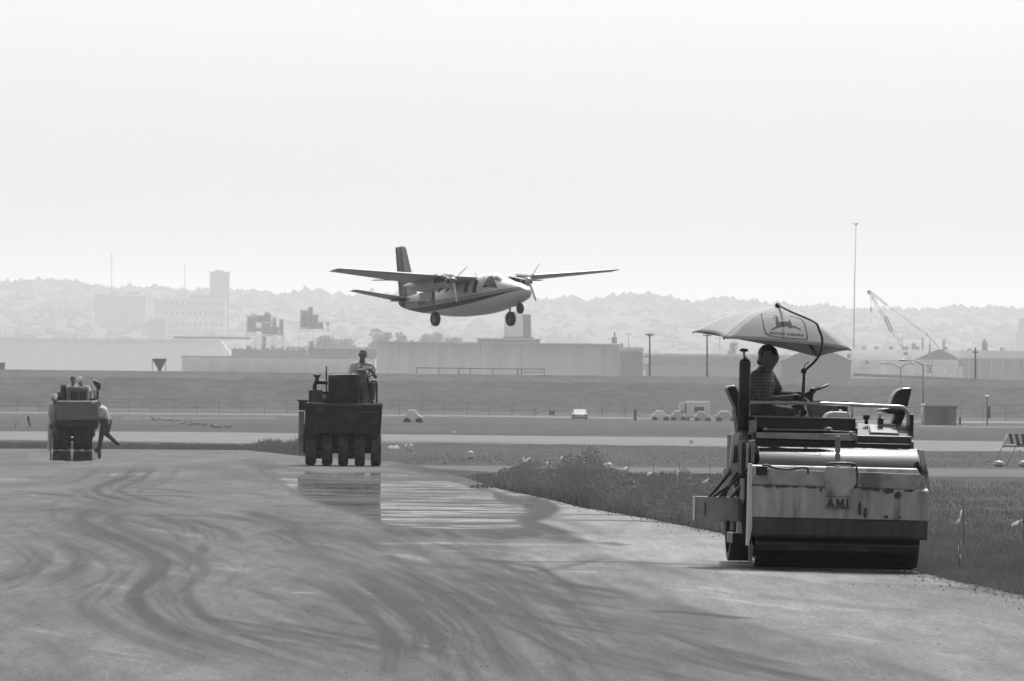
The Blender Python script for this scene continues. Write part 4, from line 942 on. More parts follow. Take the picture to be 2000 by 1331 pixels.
# ------------------------------------------------------------------ near tandem roller
g0 = ground(1465, 1112)
M1 = tilt(g0+Vector((0, 0, .02)), 2.2, .75)
e1 = empty('tandem_roller', M1, 'tandem road roller nearest the camera, with a fabric umbrella, stained water tank and lettered plate', 'road roller')
P1 = lambda px, py, d: pick(M1, px, py, d)
def b1(name, x0, y0, x1, y1, d0, d1, m, bevel=.006, parent=None):
    a = P1(x0, y1, d0); c = P1(x1, y0, d0); b = MB(); b.span((a.x, d0, a.z), (c.x, d1, c.z)); return b.build(name, m, e1 if parent is None else parent, bevel)
def poly1(name, pts, d0, d1, m, bevel=.005):
    b = MB(); b.prism([P1(x, y, d0) for x, y in pts], (0, d1-d0, 0)); return b.build(name, m, e1, bevel)
drm = mat('polished_drum_steel', .085, .1, metal=1., var=.15, scale=3, streak=(.6, 6, 6), bump=.0)
RD = .535
for nm, yy, dx in (('front_drum', 0, 0), ('rear_drum', 2.85, 0)):
    b = MB(); n = 72; rings = []
    x0, x1 = (.03, 1.445) if yy == 0 else (-.02, 1.43)
    for x, r in ((x0, RD-.012), (x0+.004, RD-.003), (x0+.012, RD), (x1-.012, RD), (x1-.004, RD-.003), (x1, RD-.012)):
        rings.append([(x, yy+r*cos(2*pi*k/n), RD+r*sin(2*pi*k/n)) for k in range(n)])
    b.loft(rings, cap=False)
    for x, s_ in ((x0, 1), (x1, -1)):
        b.loft([[(x, yy+r*cos(2*pi*k/n), RD+r*sin(2*pi*k/n)) for k in range(n)] for r in (RD-.012, RD-.07)], cap=False)
        b.loft([[(x+s_*.05, yy+r*cos(2*pi*k/n), RD+r*sin(2*pi*k/n)) for k in range(n)] for r in (RD-.07, .01)], cap=False)
    b.build(nm, drm if yy == 0 else darkp, e1)
b = MB(); b.cyl((-.06, 0, RD), (1.52, 0, RD), .06, 16); b.build('axle', darkm, e1)
# water tank in front of the drum
xL = P1(1463, 1000, -.75).x; xR = P1(1814, 1000, -.75).x; z_ = lambda py: P1(1640, py, -.75).z
zb, z1_, z2_, z3_, z4_ = z_(1052), z_(1014), z_(957), z_(950), z_(914)
b = MB()
prof = [(-.74, z1_), (-.75, z2_+.0), (-.735, z2_+.012), (-.70, z3_), (-.63, z4_), (-.59, z4_+.01), (-.56, z4_-.02), (-.60, z1_)]
rings = []
for x, k in ((xL, 0), (xL+.02, 0), (xR-.16, 0), (xR-.1, .5), (xR, 1)):
    rings.append([(x if not (k and zz > z2_) else x-.06*(zz-z2_)/(z4_-z2_)*1.6*k, y+.0*k, zz) for y, zz in prof])
b.loft(rings, smooth=False); b.build('water_tank', tankm, e1, .006)
b = MB(); b.add([(xL+.03, -.752, z2_+.004), (xR-.03, -.752, z2_+.004), (xR-.03, -.742, z2_-.03), (xL+.03, -.742, z2_-.03)], [(0, 1, 2, 3)])
b = MB(); prof = [(-.73, z1_-.004), (-.72, zb+.02), (-.70, zb), (-.6, zb), (-.6, z1_-.004)]
b.loft([[(x, y, zz) for y, zz in prof] for x in (xL+.005, xR-.004)], smooth=False); b.build('tank_foot', tankd, e1, .005)
# stained upper ledge pieces
poly1('tank_ledge', [(1482, 915), (1612, 921), (1612, 951), (1466, 946), (1470, 930)], -.735, -.66, tankt)
poly1('tank_ledge', [(1672, 922), (1796, 927), (1806, 934), (1790, 957), (1672, 952)], -.735, -.66, tankt)
poly1('filler_box', [(1613, 912), (1672, 914), (1673, 945), (1664, 957), (1661, 992), (1618, 990), (1614, 956), (1609, 944)], -.785, -.66, tankt, .012)
for (x, y, w_, h_) in ((1500, 949, 22, 7), (1518, 951, 5, 10), (1530, 950, 26, 5), (1554, 951, 14, 5), (1585, 952, 24, 5), (1603, 957, 5, 10), (1692, 955, 30, 6), (1712, 957, 18, 8), (1736, 960, 26, 10), (1753, 968, 16, 16), (1775, 959, 24, 5), (1690, 1001, 8, 24), (1679, 996, 8, 30), (1731, 1010, 11, 7), (1757, 1011, 8, 5)):
    b = MB(); n = 10; rr_ = random.Random(x); c = [P1(x+cos(2*pi*k/n)*w_/2*rr_.uniform(.7, 1.1), y+sin(2*pi*k/n)*h_/2*rr_.uniform(.7, 1.2), -.7545) for k in range(n)]
    b.add(c, [tuple(range(n))]); b.build('oil_stain', tankd, e1)
# AMI plate
def mp(u, v): return (1614+u*45+v*0, 991-v*17+u*1.4)
fr_ = [(1611, 970), (1660, 971), (1660, 994), (1611, 993)]
flm = mat('faded_lettering', .05, .7, var=.3, scale=30)
for L_ in ([(0, 0), (.12, 1), (.23, 1), (.35, 0), (.25, 0), (.235, .2), (.115, .2), (.1, 0)], [(.42, 0), (.42, 1), (.53, 1), (.60, .52), (.67, 1), (.78, 1), (.78, 0), (.69, 0), (.69, .55), (.635, .12), (.565, .12), (.51, .55), (.51, 0)], [(.86, 0), (.86, 1), (.97, 1), (.97, 0)]):
    b = MB(); b.add([P1(*mp(u, v), -.792) for u, v in L_], [tuple(range(len(L_)))]); o_ = b.build('letter', flm, e1, fixn=False)
    bm = bmesh.new(); bm.from_mesh(o_.data); bmesh.ops.triangulate(bm, faces=bm.faces); bm.to_mesh(o_.data); bm.free()
b = MB(); b.tube([P1(x, y, -.79) for x, y in fr_], .0022, 4, closed=True); b.build('plate_border', tankd, e1)
# hoses and block on tank
b = MB(); b.tube([P1(*p, -.73) for p in catmull([(1488, 909), (1500, 909), (1512, 914), (1540, 917), (1560, 914), (1575, 914), (1578, 918), (1578, 926)], 5)], .009, 8); b.build('hose', black, e1)
b1('valve_block', 1477, 911, 1499, 928, -.76, -.68, darkp)
b = MB(); b.tube([P1(*p, -.76) for p in catmull([(1614, 909), (1620, 906), (1645, 905), (1668, 907), (1673, 914), (1674, 925), (1672, 950)], 5)], .009, 8)
b.tube([P1(*p, -.72) for p in catmull([(1616, 910), (1630, 905), (1655, 905), (1668, 911), (1650, 913), (1630, 911)], 5)], .008, 8); b.build('hose', black, e1)
# scraper bar and mats
b = MB(); b.span((.02, -.52, P1(1600, 1066, -.5).z), (1.44, -.47, P1(1600, 1061, -.5).z)); b.build('scraper_bar', darkm, e1)
b = MB(); b.span((.02, -.50, P1(1600, 1076, -.5).z), (1.44, -.485, P1(1600, 1066, -.5).z)); b.build('scraper_blade', darkp, e1)
b = MB(); rings = []
for x in (.02, 1.45): rings.append([(x, -(RD+.012)*cos(a), RD-(RD+.012)*sin(a)) for a in [R(12+k*8) for k in range(8)]]+[(x, -(RD+.002)*cos(a), RD-(RD+.002)*sin(a)) for a in [R(12+k*8) for k in range(7, -1, -1)]])
b.loft(rings, smooth=False); b.build('wetting_mat', black, e1)
# central bracket over the drum
poly1('drum_bracket', [(1633, 852), (1641, 852), (1642, 908), (1632, 908)], -.5, -.40, midp)
poly1('yoke_bar', [(1797, 879), (1804, 879), (1812, 921), (1802, 922)], -.45, -.3, lightp)
poly1('yoke_arm', [(1790, 905), (1812, 918), (1818, 960), (1800, 962)], -.3, .1, lightp)
b1('yoke_cap', 1774, 878, 1796, 888, .1, .6, black)
# left side structure
poly1('side_plate', [(1463, 906), (1469, 906), (1469, 1030), (1463, 1066), (1459, 1066)], -.78, -.60, palep, .002)
poly1('side_blade', [(1462, 1064), (1473, 1066), (1466, 1109), (1463, 1104)], -.60, -.55, midp, .002)
poly1('frame_plate', [(1432, 846), (1442, 846), (1447, 905), (1440, 945), (1424, 930), (1428, 880)], .1, .2, lightp)
poly1('frame_slot', [(1435, 871), (1440, 871), (1440, 904), (1431, 905)], .09, .1, black, 0)
b1('frame_bar', 1445, 862, 1451, 935, -.1, .3, midp); b1('frame_bar', 1452, 862, 1456, 930, -.15, .2, black); b1('frame_bar', 1457, 866, 1462, 925, -.2, .2, lightp)
b1('frame_bar', 1468, 860, 1475, 905, -.3, .2, midp); b1('frame_bar', 1448, 935, 1455, 985, -.2, .1, lightp); b1('frame_bar', 1433, 905, 1443, 968, .2, .3, midp)
b1('side_leg', 1412, 1016, 1419, 1034, .4, .5, lightp); b1('side_leg', 1427, 1016, 1434, 1036, .3, .4, lightp); b1('side_leg', 1439, 1019, 1450, 1042, .1, .2, palep)
b1('side_link', 1447, 975, 1458, 1020, -.2, .6, darkp); b1('lower_frame', 1430, 1042, 1462, 1062, .5, 1.3, black)
poly1('side_box', [(1357, 970), (1447, 972), (1449, 978), (1447, 1013), (1440, 1018), (1357, 1016)], .2, .55, tankt, .006)
b1('box_seam', 1376, 981, 1378.5, 1007, .185, .2, black, 0)
b1('box_edge', 1356, 969, 1358, 1016, .18, .3, palep, 0)
for pts in ([(1384, 971), (1400, 955), (1427, 922)], [(1392, 972), (1415, 955), (1430, 945), (1448, 928)], [(1414, 972), (1424, 950), (1445, 930), (1464, 912)], [(1428, 972), (1440, 958), (1455, 943), (1465, 922)], [(1405, 972), (1420, 955), (1440, 925)]):
    b = MB(); b.tube([P1(*p, .25-.4*(k/2)) for k, p in enumerate(pts)], .014, 8); b.build('hydraulic_hose', darkp, e1)
for x, y in ((1420, 925), (1434, 962), (1446, 948)):
    b = MB(); b.cyl(P1(x, y, .2), P1(x+8, y-10, .1), .018, 8); b.build('hose_fitting', steelm, e1)
b1('side_bracket', 1413, 915, 1420, 932, .3, .4, lightp)
# chassis
b1('main_frame', 1470, 853, 1781, 888, .62, 2.6, darkm, .01)
b1('frame_web', 1476, 868, 1778, 905, .5, .62, darkp)
b1('frame_side', 1436, 850, 1472, 1020, .9, 2.3, darkp)
b1('rear_fork', 1440, 868, 1470, 1045, 2.3, 3.2, darkm)
poly1('front_beam', [(1478, 845), (1674, 848), (1676, 862), (1478, 856)], .55, .8, lightp)
b = MB(); b.tube([P1(1492, 839, .52), P1(1600, 841, .52), P1(1671, 845, .52)], .007, 8); b.build('linkage_rod', steelm, e1)
for x, y in ((1495, 839), (1618, 838), (1662, 846)):
    b = MB(); b.ball(P1(x, y, .5), (.035 if x == 1618 else .022, .02, .016), 12, 8); b.build('rod_joint', lightp, e1)
poly1('radiator_cowl', [(1478, 815), (1671, 820), (1672, 842), (1479, 836)], .75, 1.05, black, .008)
poly1('cowl_rim', [(1476, 812), (1671, 817), (1671, 820.5), (1476, 815.5)], .73, 1.1, midp, .003)
poly1('cowl_end', [(1458, 822), (1478, 822), (1478, 842), (1462, 850)], .75, 1.3, lightp, .005)
# sloping right deck cover with hatch
q = [P1(1675, 858, .62), P1(1785, 864, .62), P1(1775, 831, 1.35), P1(1674, 826, 1.35)]; b = MB()
bot = [Vector((p.x, p.y, P1(1700, 886, .62).z)) for p in q]
b.add(q+bot, [(0, 1, 2, 3), (4, 7, 6, 5), (0, 4, 5, 1), (1, 5, 6, 2), (2, 6, 7, 3), (3, 7, 4, 0)]); b.build('deck_cover', mat('deck_paint', .13, .7, var=.15), e1, .006)
nrm = (q[1]-q[0]).cross(q[3]-q[0]).normalized()
def onp(px, py, off): return pickplane(M1, px, py, q[0]+nrm*off*(1 if nrm.y < 0 else -1), nrm)
hq = [(1701, 847), (1754, 849), (1749, 834), (1697, 832)]
b = MB(); b.prism([onp(*p, .004) for p in hq], nrm*(.012 if nrm.z > 0 else -.012)); b.build('hatch', mat('hatch_paint', .17, .6, var=.1), e1, .003)
b = MB(); b.tube([onp(*p, .006) for p in ((1699, 848), (1756, 850), (1751, 833))], .004, 6); b.tube([onp(*p, .006) for p in ((1699, 848), (1694, 831))], .004, 6); b.build('hatch_gasket', black, e1)
b = MB(); b.cyl(P1(1692, 829, 1.2), P1(1692, 818, 1.2), .017, 12); b.build('filler_neck', darkp, e1); b = MB(); b.cyl(P1(1692, 819, 1.2), P1(1692, 811, 1.2), .03, 16); b.build('filler_cap', darkp, e1)
b1('fuse_box', 1715, 817, 1726, 830, 1.1, 1.2, black); b1('fuse_box', 1716, 806, 1722, 817, 1.12, 1.2, palep)
b1('platform', 1470, 838, 1776, 856, 1.15, 2.5, darkm, .01)
b1('side_post', 1777, 810, 1785, 862, .9, 1.3, black)
# rail
b = MB(); b.tube([P1(*p, .95) for p in catmull([(1463, 815), (1461, 797), (1463, 788), (1472, 786.5), (1560, 788), (1640, 790), (1700, 793), (1755, 795), (1768, 799), (1774, 808), (1776, 832)], 5)], .0165, 10); b.build('guard_rail', chrome, e1)
b = MB(); b.tube([P1(1664, 791, .95), P1(1664, 822, .97)], .012, 8); b.build('rail_post', chrome, e1)
# exhaust
b = MB(); b.tube([P1(*p, .7) for p in ((1455, 702), (1455, 708), (1454, 760), (1451, 846))], [.036, .051, .051, .05], 20); b.build('exhaust_stack', black, e1)
b = MB(); b.tube([P1(*p, .7-.25*(k/4)) for k, p in enumerate([(1451, 844), (1452, 856), (1458, 868), (1468, 876), (1480, 880)])], .045, 16); b.build('exhaust_elbow', darkm, e1)
b = MB(); b.cyl(P1(1454, 702, .7), P1(1453, 688, .7), .01, 8); b.cyl(P1(1459, 704, .69), P1(1456, 697, .69), .008, 8); b.build('cap_stem', steelm, e1)
b = MB(); b.ball(P1(1453, 684.5, .7), (.04, .04, .016), 20, 10); b.build('rain_cap', black, e1)
# seats
poly1('seat_back', [(1419, 756), (1436, 751), (1441, 762), (1450, 785), (1455, 815), (1452, 840), (1438, 800)], 1.25, 1.7, vinyl, .03)
poly1('seat_frame', [(1436, 800), (1441, 800), (1449, 860), (1445, 862)], 1.2, 1.7, darkp)
poly1('seat_cushion', [(1446, 806), (1500, 806), (1502, 818), (1448, 820)], 1.2, 1.7, vinyl, .02)
poly1('seat_back', [(1736, 799), (1745, 773), (1752, 763), (1763, 758), (1782, 757), (1771, 804), (1752, 806)], 1.3, 1.7, vinyl, .025)
poly1('seat_cushion', [(1716, 800), (1742, 796), (1770, 798), (1768, 808), (1740, 809), (1730, 806)], 1.25, 1.75, vinyl, .018)
poly1('seat_pedestal', [(1752, 806), (1770, 806), (1760, 831), (1742, 828)], 1.35, 1.6, darkp)
# controls
poly1('steering_column', [(1564, 773), (1589, 763), (1588, 786), (1577, 792), (1566, 788)], 1.2, 1.35, black, .01)
poly1('pedal_bracket', [(1541, 793), (1562, 790), (1570, 800), (1566, 818), (1542, 818), (1540, 808)], 1.3, 1.5, darkp)
c = P1(1587, 764, 1.28); ax = (P1(1617, 752, 1.28)-P1(1557, 776, 1.28)); rad = ax.length/2; ax.normalize()
b = MB(); b.tube([c+(ax*cos(a)+Vector((0, 1, 0))*sin(a))*rad for a in [2*pi*k/28 for k in range(28)]], .011, 8, closed=True)
for a in (.4, 2.5, 4.6): b.tube([c, c+(ax*cos(a)+Vector((0, 1, 0))*sin(a))*rad], .007, 6)
b.ball(c, .03); b.build('steering_wheel', black, e1)
b = MB(); b.tube([P1(1571, 777, 1.1), P1(1581, 786, 1.1)], .009, 8); b.build('lever', palep, e1)
b = MB(); b.tube([P1(x, y, 1.1) for x, y in ((1551, 817), (1553, 812), (1578, 813), (1580, 819))], .006, 6); b.tube([P1(x, y, 1.08) for x, y in ((1562, 816), (1562, 803), (1566, 800))], .008, 6); b.build('lever_gate', palep, e1)
poly1('console', [(1576, 790), (1640, 787), (1652, 786), (1655, 822), (1585, 822)], 1.45, 1.75, midp, .01)
b = MB(); b.tube([P1(1577, 784, 1.5), P1(1657, 785.5, 1.5)], .007, 6); b.build('console_edge', darkp, e1)
b1('gauge_panel', 1636, 786, 1656, 805, 1.4, 1.45, darkp)
poly1('engine_cover', [(1611, 818), (1619, 807), (1630, 804), (1655, 805), (1659, 811), (1664, 820)], .85, 1.3, palep, .012)
b = MB(); b.ball(P1(1641, 804, 1.0), (.018, .018, .02)); b.build('cover_knob', palep, e1)
# umbrella
UD = 1.05
def PU(px, py, d): return P1(px, py, d)
AP = PU(1519, 600, UD); cA = PU(1413, 662, UD-.55); cC = PU(1662, 684, UD-.5); cD = PU(1598, 698, UD+.42); cB = PU(1353, 649, UD+.55)
def panel(P, Q_, sag, nu=14, nv=14, flat=False):
    vs = []
    for i in range(nu+1):
        u = i/nu
        for j in range(nv+1):
            v = j/nv; e_ = P.lerp(Q_, v); mid_ = (P+Q_)/2
            p = AP.lerp(e_, u); 
            lift = sag*4*v*(1-v)*u*u
            p = p+(AP-mid_)*lift*.5
            p += Vector((0, 0, .052*sin(pi*u)))
            vs.append(p)
    fs = [(i*(nv+1)+j, i*(nv+1)+j+1, (i+1)*(nv+1)+j+1, (i+1)*(nv+1)+j) for i in range(nu) for j in range(nv)]
    return vs, fs
b = MB(); cv_, cf_ = [], []
for P_, Q_, sg, fl_ in ((cA, cC, .1, True), (cC, cD, .05, False), (cD, cB, .1, False), (cB, cA, .15, False)):
    vs, fs = panel(P_, Q_, sg, flat=fl_); b.add(vs, fs, True); cf_ += [tuple(i+len(cv_) for i in f) for f in fs]; cv_ += vs
from mathutils.bvhtree import BVHTree
BV = BVHTree.FromPolygons(cv_, cf_)
can = b.build('umbrella_canopy', canvas, e1, fixn=False); so_ = can.modifiers.new('solid', 'SOLIDIFY'); so_.thickness = .004
un = (cA-AP).cross(cC-AP).normalized(); 
if un.y > 0: un = -un
M1i = M1.inverted()
def onU(px, py, off=.009):
    o_ = M1i @ Vector((0, 0, CH)); v_ = (M1i.to_3x3() @ ray(px, py)).normalized(); h, n_, _, _ = BV.ray_cast(o_, v_)
    return h-v_*off if h is not None else pickplane(M1, px, py, AP+un*off, un)
z3 = lambda pts: [(1470+x*150/1664, 580+y*120/1331) for x, y in pts]
out_ = z3(catmull([(175, 380), (200, 345), (300, 345), (520, 365), (800, 410), (1000, 460), (1090, 515), (1140, 600), (1175, 740), (1200, 880), (1195, 915), (1150, 930), (900, 915), (600, 885), (380, 850), (290, 800), (245, 700), (205, 520), (175, 400)], 4))
b = MB()
for k in range(len(out_)):
    p, q2 = out_[k], out_[(k+1) % len(out_)]; c0 = (1532, 636)
    f1, f2 = .95, 1.0
    sh_ = lambda pt, f_: (c0[0]+(pt[0]-c0[0])*f_, c0[1]+(pt[1]-c0[1])*(f_ if f_ == 1 else .93))
    b.add([onU(*sh_(p, 1)), onU(*sh_(q2, 1)), onU(*sh_(q2, f1)), onU(*sh_(p, f1))], [(0, 1, 2, 3)])
b.build('emblem_border', print_, can)
deer = z3([(425, 458), (500, 450), (505, 425), (440, 418), (490, 405), (525, 408), (540, 445), (590, 450), (545, 465), (555, 505), (575, 548), (640, 548), (700, 538), (780, 536), (790, 500), (812, 498), (820, 540), (845, 585), (862, 625), (930, 635), (985, 670), (1052, 705), (1040, 718), (975, 690), (920, 662), (860, 662), (830, 678), (795, 665), (770, 640), (640, 645), (560, 662), (490, 680), (405, 725), (395, 715), (450, 672), (520, 635), (500, 590), (495, 540), (500, 470), (430, 468)])
b = MB(); b.add([onU(*p, .009) for p in deer], [tuple(range(len(deer)))]); ob = b.build('leaping_deer_emblem', print_, can, fixn=False)
bm = bmesh.new(); bm.from_mesh(ob.data); bmesh.ops.triangulate(bm, faces=bm.faces); bm.to_mesh(ob.data); bm.free()
letters('JOHN DEERE', lambda u, v: onU(1502+u*68, 653.5+u*5.5-v*5.8, .009), print_, can)
b = MB(); hm_ = [PU(x, y, UD-.02) for x, y in ((1519, 601), (1519, 594), (1524, 594))]; b.ball(PU(1519, 597, UD), .025); b.build('umbrella_finial', darkp, e1)
b = MB(); arm = catmull([(1520, 596), (1545, 609), (1590, 629), (1600, 645), (1606, 665), (1602, 690), (1590, 708), (1572, 724)], 6)
def dd(k, n): t = k/n; return UD+(-.72)*min(1, sin(min(t*1.25, 1)*pi)*1.05)
na = len(arm)-1; b.tube([P1(p[0], p[1], dd(k, na)) for k, p in enumerate(arm)], .0105, 10); b.build('umbrella_arm', darkp, e1)
b = MB(); b.tube([P1(1571, 725, UD), P1(1569, 760, UD), P1(1567, 815, UD)], [.012, .016, .018], 10); b.build('umbrella_mast', darkm, e1)
b = MB(); b.ball(P1(1570, 725, UD), .027); b.build('mast_clamp', black, e1)
b = MB(); b.tube([P1(*p, UD-.02) for p in ((1571, 722), (1572, 713), (1580, 707))], .005, 6); b.build('clamp_handle', darkp, e1)
for cc in (cA, cB, cC, cD):
    b = MB(); tp = AP+Vector((0, 0, -.02)); b.tube([tp, tp.lerp(cc, .5)+Vector((0, 0, .03)), cc+Vector((0, 0, -.005))], .006, 6); b.build('umbrella_rib', darkp, e1)
b = MB(); b.tube([PU(1582, 672, UD-.1), cD], .006, 6); b.build('umbrella_strut', darkp, e1)

W1 = lambda px, py, d: M1 @ P1(px, py, d)
J = dict(head=W1(1500, 704, 1.36), shR=W1(1479, 738, 1.22), shL=W1(1500, 736, 1.6), elR=W1(1494, 785, 1.16), haR=W1(1545, 778, 1.18), elL=W1(1524, 772, 1.62), haL=W1(1552, 771, 1.42),
         hipR=W1(1473, 805, 1.32), hipL=W1(1475, 804, 1.56), knR=W1(1552, 812, 1.30), knL=W1(1560, 808, 1.58), anR=W1(1560, 905, 1.35), anL=W1(1570, 900, 1.6), toeR=W1(1592, 912, 1.35), toeL=W1(1600, 907, 1.6))
person(J, 'operator with dark hair in a plaid shirt and gloves steering the nearest roller, looking down', [plaidm, dark_cloth, skin_, black, glove], .0085, 'full', face=(.5, -.85, -.28), sleeve='long', curl=(.3, .2, -1), S=1.0, bulk=1.12)

# ------------------------------------------------------------------ pneumatic roller in the middle
g2 = ground(670.5, 911.5); M2 = tilt(g2+Vector((0, 0, .02)), 1.0, .3)
e2 = empty('pneumatic_roller', M2, 'dark rubber tyred road roller in the middle, facing the camera above its puddle reflection', 'road roller')
P2 = lambda px, py, d: pick(M2, px, py, d)
def pb(E, PF, name, x0, y0, x1, y1, d0, d1, m, bevel=.01):
    a = PF(x0, y1, d0); c = PF(x1, y0, d0); b = MB(); b.span((a.x, d0, a.z), (c.x, d1, c.z)); return b.build(name, m, E, bevel)
def pp(E, PF, name, pts, d0, d1, m, bevel=.01):
    b = MB(); b.prism([PF(x, y, d0) for x, y in pts], (0, d1-d0, 0)); return b.build(name, m, E, bevel)
tr = .37
dusty = mat('dusty_tyre', .07, .9, var=.5, scale=8)
for x in (606.6, 639, 670.5, 703, 734.4):
    cx = P2(x, 880, 0).x
    to_ = tyre_obj(e2, cx, 0, tr, .225); to_.data.materials[0] = dusty; tyre_obj(e2, cx, 2.9, tr, .225)
b = MB(); b.cyl((P2(600, 880, 0).x, 0, tr), (P2(741, 880, 0).x, 0, tr), .05, 12); b.build('axle', darkm, e2)
b = MB(); b.cyl((P2(600, 880, 0).x, 2.9, tr), (P2(741, 880, 0).x, 2.9, tr), .05, 12); b.build('axle', darkm, e2)
pp(e2, P2, 'ballast_body', [(596, 791), (746.5, 791), (746, 812), (743, 849), (735, 858), (722, 845), (626, 845), (612, 858), (596, 858), (595, 830)], -.45, 3.4, darkp, .03)
pb(e2, P2, 'top_plate', 595.5, 789.5, 747.5, 792.5, -.47, 3.4, darkm, .005)
pb(e2, P2, 'body_rib', 700, 804.5, 746, 806, -.47, -.44, darkm, .003)
pb(e2, P2, 'front_plate', 620, 833, 722, 845, -.5, -.44, darkp, .01)
for x, yb in ((623, 896), (655, 886), (686.6, 896), (718.5, 886)): pb(e2, P2, 'axle_hanger', x-7, 843, x+7, yb, .0, .3, black)
pb(e2, P2, 'rear_hanger', 612, 850, 730, 876, 1.1, 2.4, darkp)
pb(e2, P2, 'side_skirt', 592.5, 830, 597, 886, -.2, 2.6, darkp)
pp(e2, P2, 'radiator_shell', [(641, 790), (641, 736), (644, 732), (699, 731), (702, 734), (702, 790)], -.1, 1.9, darkp, .03)
pb(e2, P2, 'radiator_core', 646, 748, 697, 787, -.13, -.09, black); 
for k in range(11): pb(e2, P2, 'grille_slat', 646, 750+k*3.4, 697, 751+k*3.4, -.15, -.125, darkp, 0)
pb(e2, P2, 'name_plate', 660, 742, 682, 744.5, -.115, -.1, darkm, 0)
pb(e2, P2, 'engine_box', 602.5, 762, 630, 790, .3, 1.5, darkm); pb(e2, P2, 'engine_block', 620, 765, 645, 790, .5, 1.6, darkp)
b = MB(); b.tube([P2(*p, .5) for p in catmull([(640, 747.5), (622, 747), (616, 749), (614.5, 757), (614.5, 762)], 5)], .047, 12); b.build('intake_pipe', darkp, e2)
b = MB(); b.cyl(P2(619, 747, .5), P2(619, 737, .5), .045, 14); b.tube([P2(619, 738, .5), P2(619, 733.5, .5), P2(619, 731.5, .5)], [.05, .095, .07], 18); b.build('air_cleaner', darkm, e2)
b = MB(); b.tube([P2(637.5, 765, .6), P2(637.5, 716, .6)], .017, 10); b.build('exhaust_pipe', darkp, e2)
b = MB(); b.ball(P2(634, 777, .25), (.06, .04, .07)); b.build('fan_pulley', steelm, e2)
pp(e2, P2, 'water_box', [(583.5, 803), (594, 803), (592, 886), (582, 886)], .6, 1.2, lightp)
pb(e2, P2, 'light_bar', 581, 781.5, 602, 784.5, .3, .5, darkp, .004); pb(e2, P2, 'work_light', 583.5, 782, 600, 802, .3, .6, black)
# platform, console, wheel, rail, seat
pb(e2, P2, 'operator_platform', 697, 787, 746, 791, 1.2, 2.9, darkp); pp(e2, P2, 'console', [(697, 723), (713, 723), (716, 745), (724, 790), (712, 790), (708, 745), (697, 745)], 1.0, 1.2, midp, .006)
pb(e2, P2, 'gauge', 697, 720.5, 713, 723, .98, 1.1, ballm, .002)
c = P2(716.5, 724, 1.25); u_ = (P2(733, 720, 1.25)-P2(700.5, 722, 1.25)).normalized(); v_ = Vector((0, .72, .7)); v_ = (v_-u_*v_.dot(u_)).normalized()
b = MB(); b.tube([c+(u_*cos(a)*.185+v_*sin(a)*.2) for a in [2*pi*k/28 for k in range(28)]], .014, 8, closed=True)
for a in (.3, 2.4, 4.5): b.tube([c, c+(u_*cos(a)*.185+v_*sin(a)*.2)], .01, 6)
b.tube([c, P2(718, 745, 1.1)], .02, 8); b.build('steering_wheel', black, e2)
b = MB(); b.tube([P2(*p, 1.9) for p in catmull([(708, 745), (722, 744), (731, 745), (735.5, 750), (735.5, 790)], 5)], .022, 8); b.build('hand_rail', darkp, e2)
pb(e2, P2, 'seat', 698, 752, 734, 760, 1.75, 2.3, vinyl, .02); pb(e2, P2, 'seat_pedestal', 706, 760, 724, 790, 1.85, 2.2, darkp)
pb(e2, P2, 'reflector', 733, 737, 735, 744, 1.88, 1.92, ballm, 0)
W2 = lambda px, py, d: M2 @ P2(px, py, d)
J = dict(head=W2(708.5, 695, 1.85), shL=W2(690, 714, 1.9), shR=W2(724, 714, 1.9), elL=W2(680, 739, 1.8), haL=W2(694, 746, 1.45), elR=W2(733, 736, 1.75), haR=W2(724, 722, 1.36), hipL=W2(700, 752, 1.95), hipR=W2(719, 752, 1.95),
         knL=W2(703, 757, 1.55), knR=W2(729, 753, 1.55), anL=W2(707, 785, 1.45), anR=W2(727, 783, 1.45), toeL=W2(707, 787, 1.25), toeR=W2(728, 786, 1.25))
person(J, 'bareheaded man in a pale shirt seated at the large wheel of the middle roller', [grey_cloth, dark_cloth, skin_, black, skin_], .014, 'short', face=(-.08, -1, -.05), sleeve='short', S=1.04, bulk=1.05)

# ------------------------------------------------------------------ farthest roller
g3 = ground(142, 881); M3 = tilt(g3+Vector((0, 0, .02)), 1.5, .3)
e3 = empty('pneumatic_roller', M3, 'grey rubber tyred roller at far left on wet asphalt with workers around it', 'road roller')
P3 = lambda px, py, d: pick(M3, px, py, d)
tr = .34
for x in (110.5, 127, 150.5, 169):
    cx = P3(x, 870, 0).x; tyre_obj(e3, cx, 0, tr, .23, rimm=darkm); tyre_obj(e3, cx, 2.7, tr, .23)
b = MB(); b.cyl((P3(108, 870, 0).x, 0, tr), (P3(172, 870, 0).x, 0, tr), .05, 12); b.build('axle', darkm, e3)
pp(e3, P3, 'ballast_body', [(111.5, 783.5), (191.5, 783.5), (192, 821), (111, 822)], -.4, 3.2, mat('grey_ballast_paint', .17, .5, var=.15, scale=3), .03)
pb(e3, P3, 'lower_frame', 107, 821, 190, 835, -.3, 3.1, black); 
for x, yb in ((119, 850), (139, 848), (160, 852), (176, 858)): pb(e3, P3, 'axle_hanger', x-6, 832, x+6, yb, .0, .3, darkp)
pb(e3, P3, 'rear_frame', 110, 832, 185, 852, .9, 2.1, darkp)
pb(e3, P3, 'engine_hood', 130, 758, 172, 784, .1, 1.5, midp, .03); pb(e3, P3, 'hood_rim', 128, 755.5, 172, 759, .05, 1.5, lightp, .01)
pb(e3, P3, 'grille', 138, 765, 153, 783, .06, .1, black, 0); pb(e3, P3, 'grille', 156, 765, 168, 783, .06, .1, black, 0)
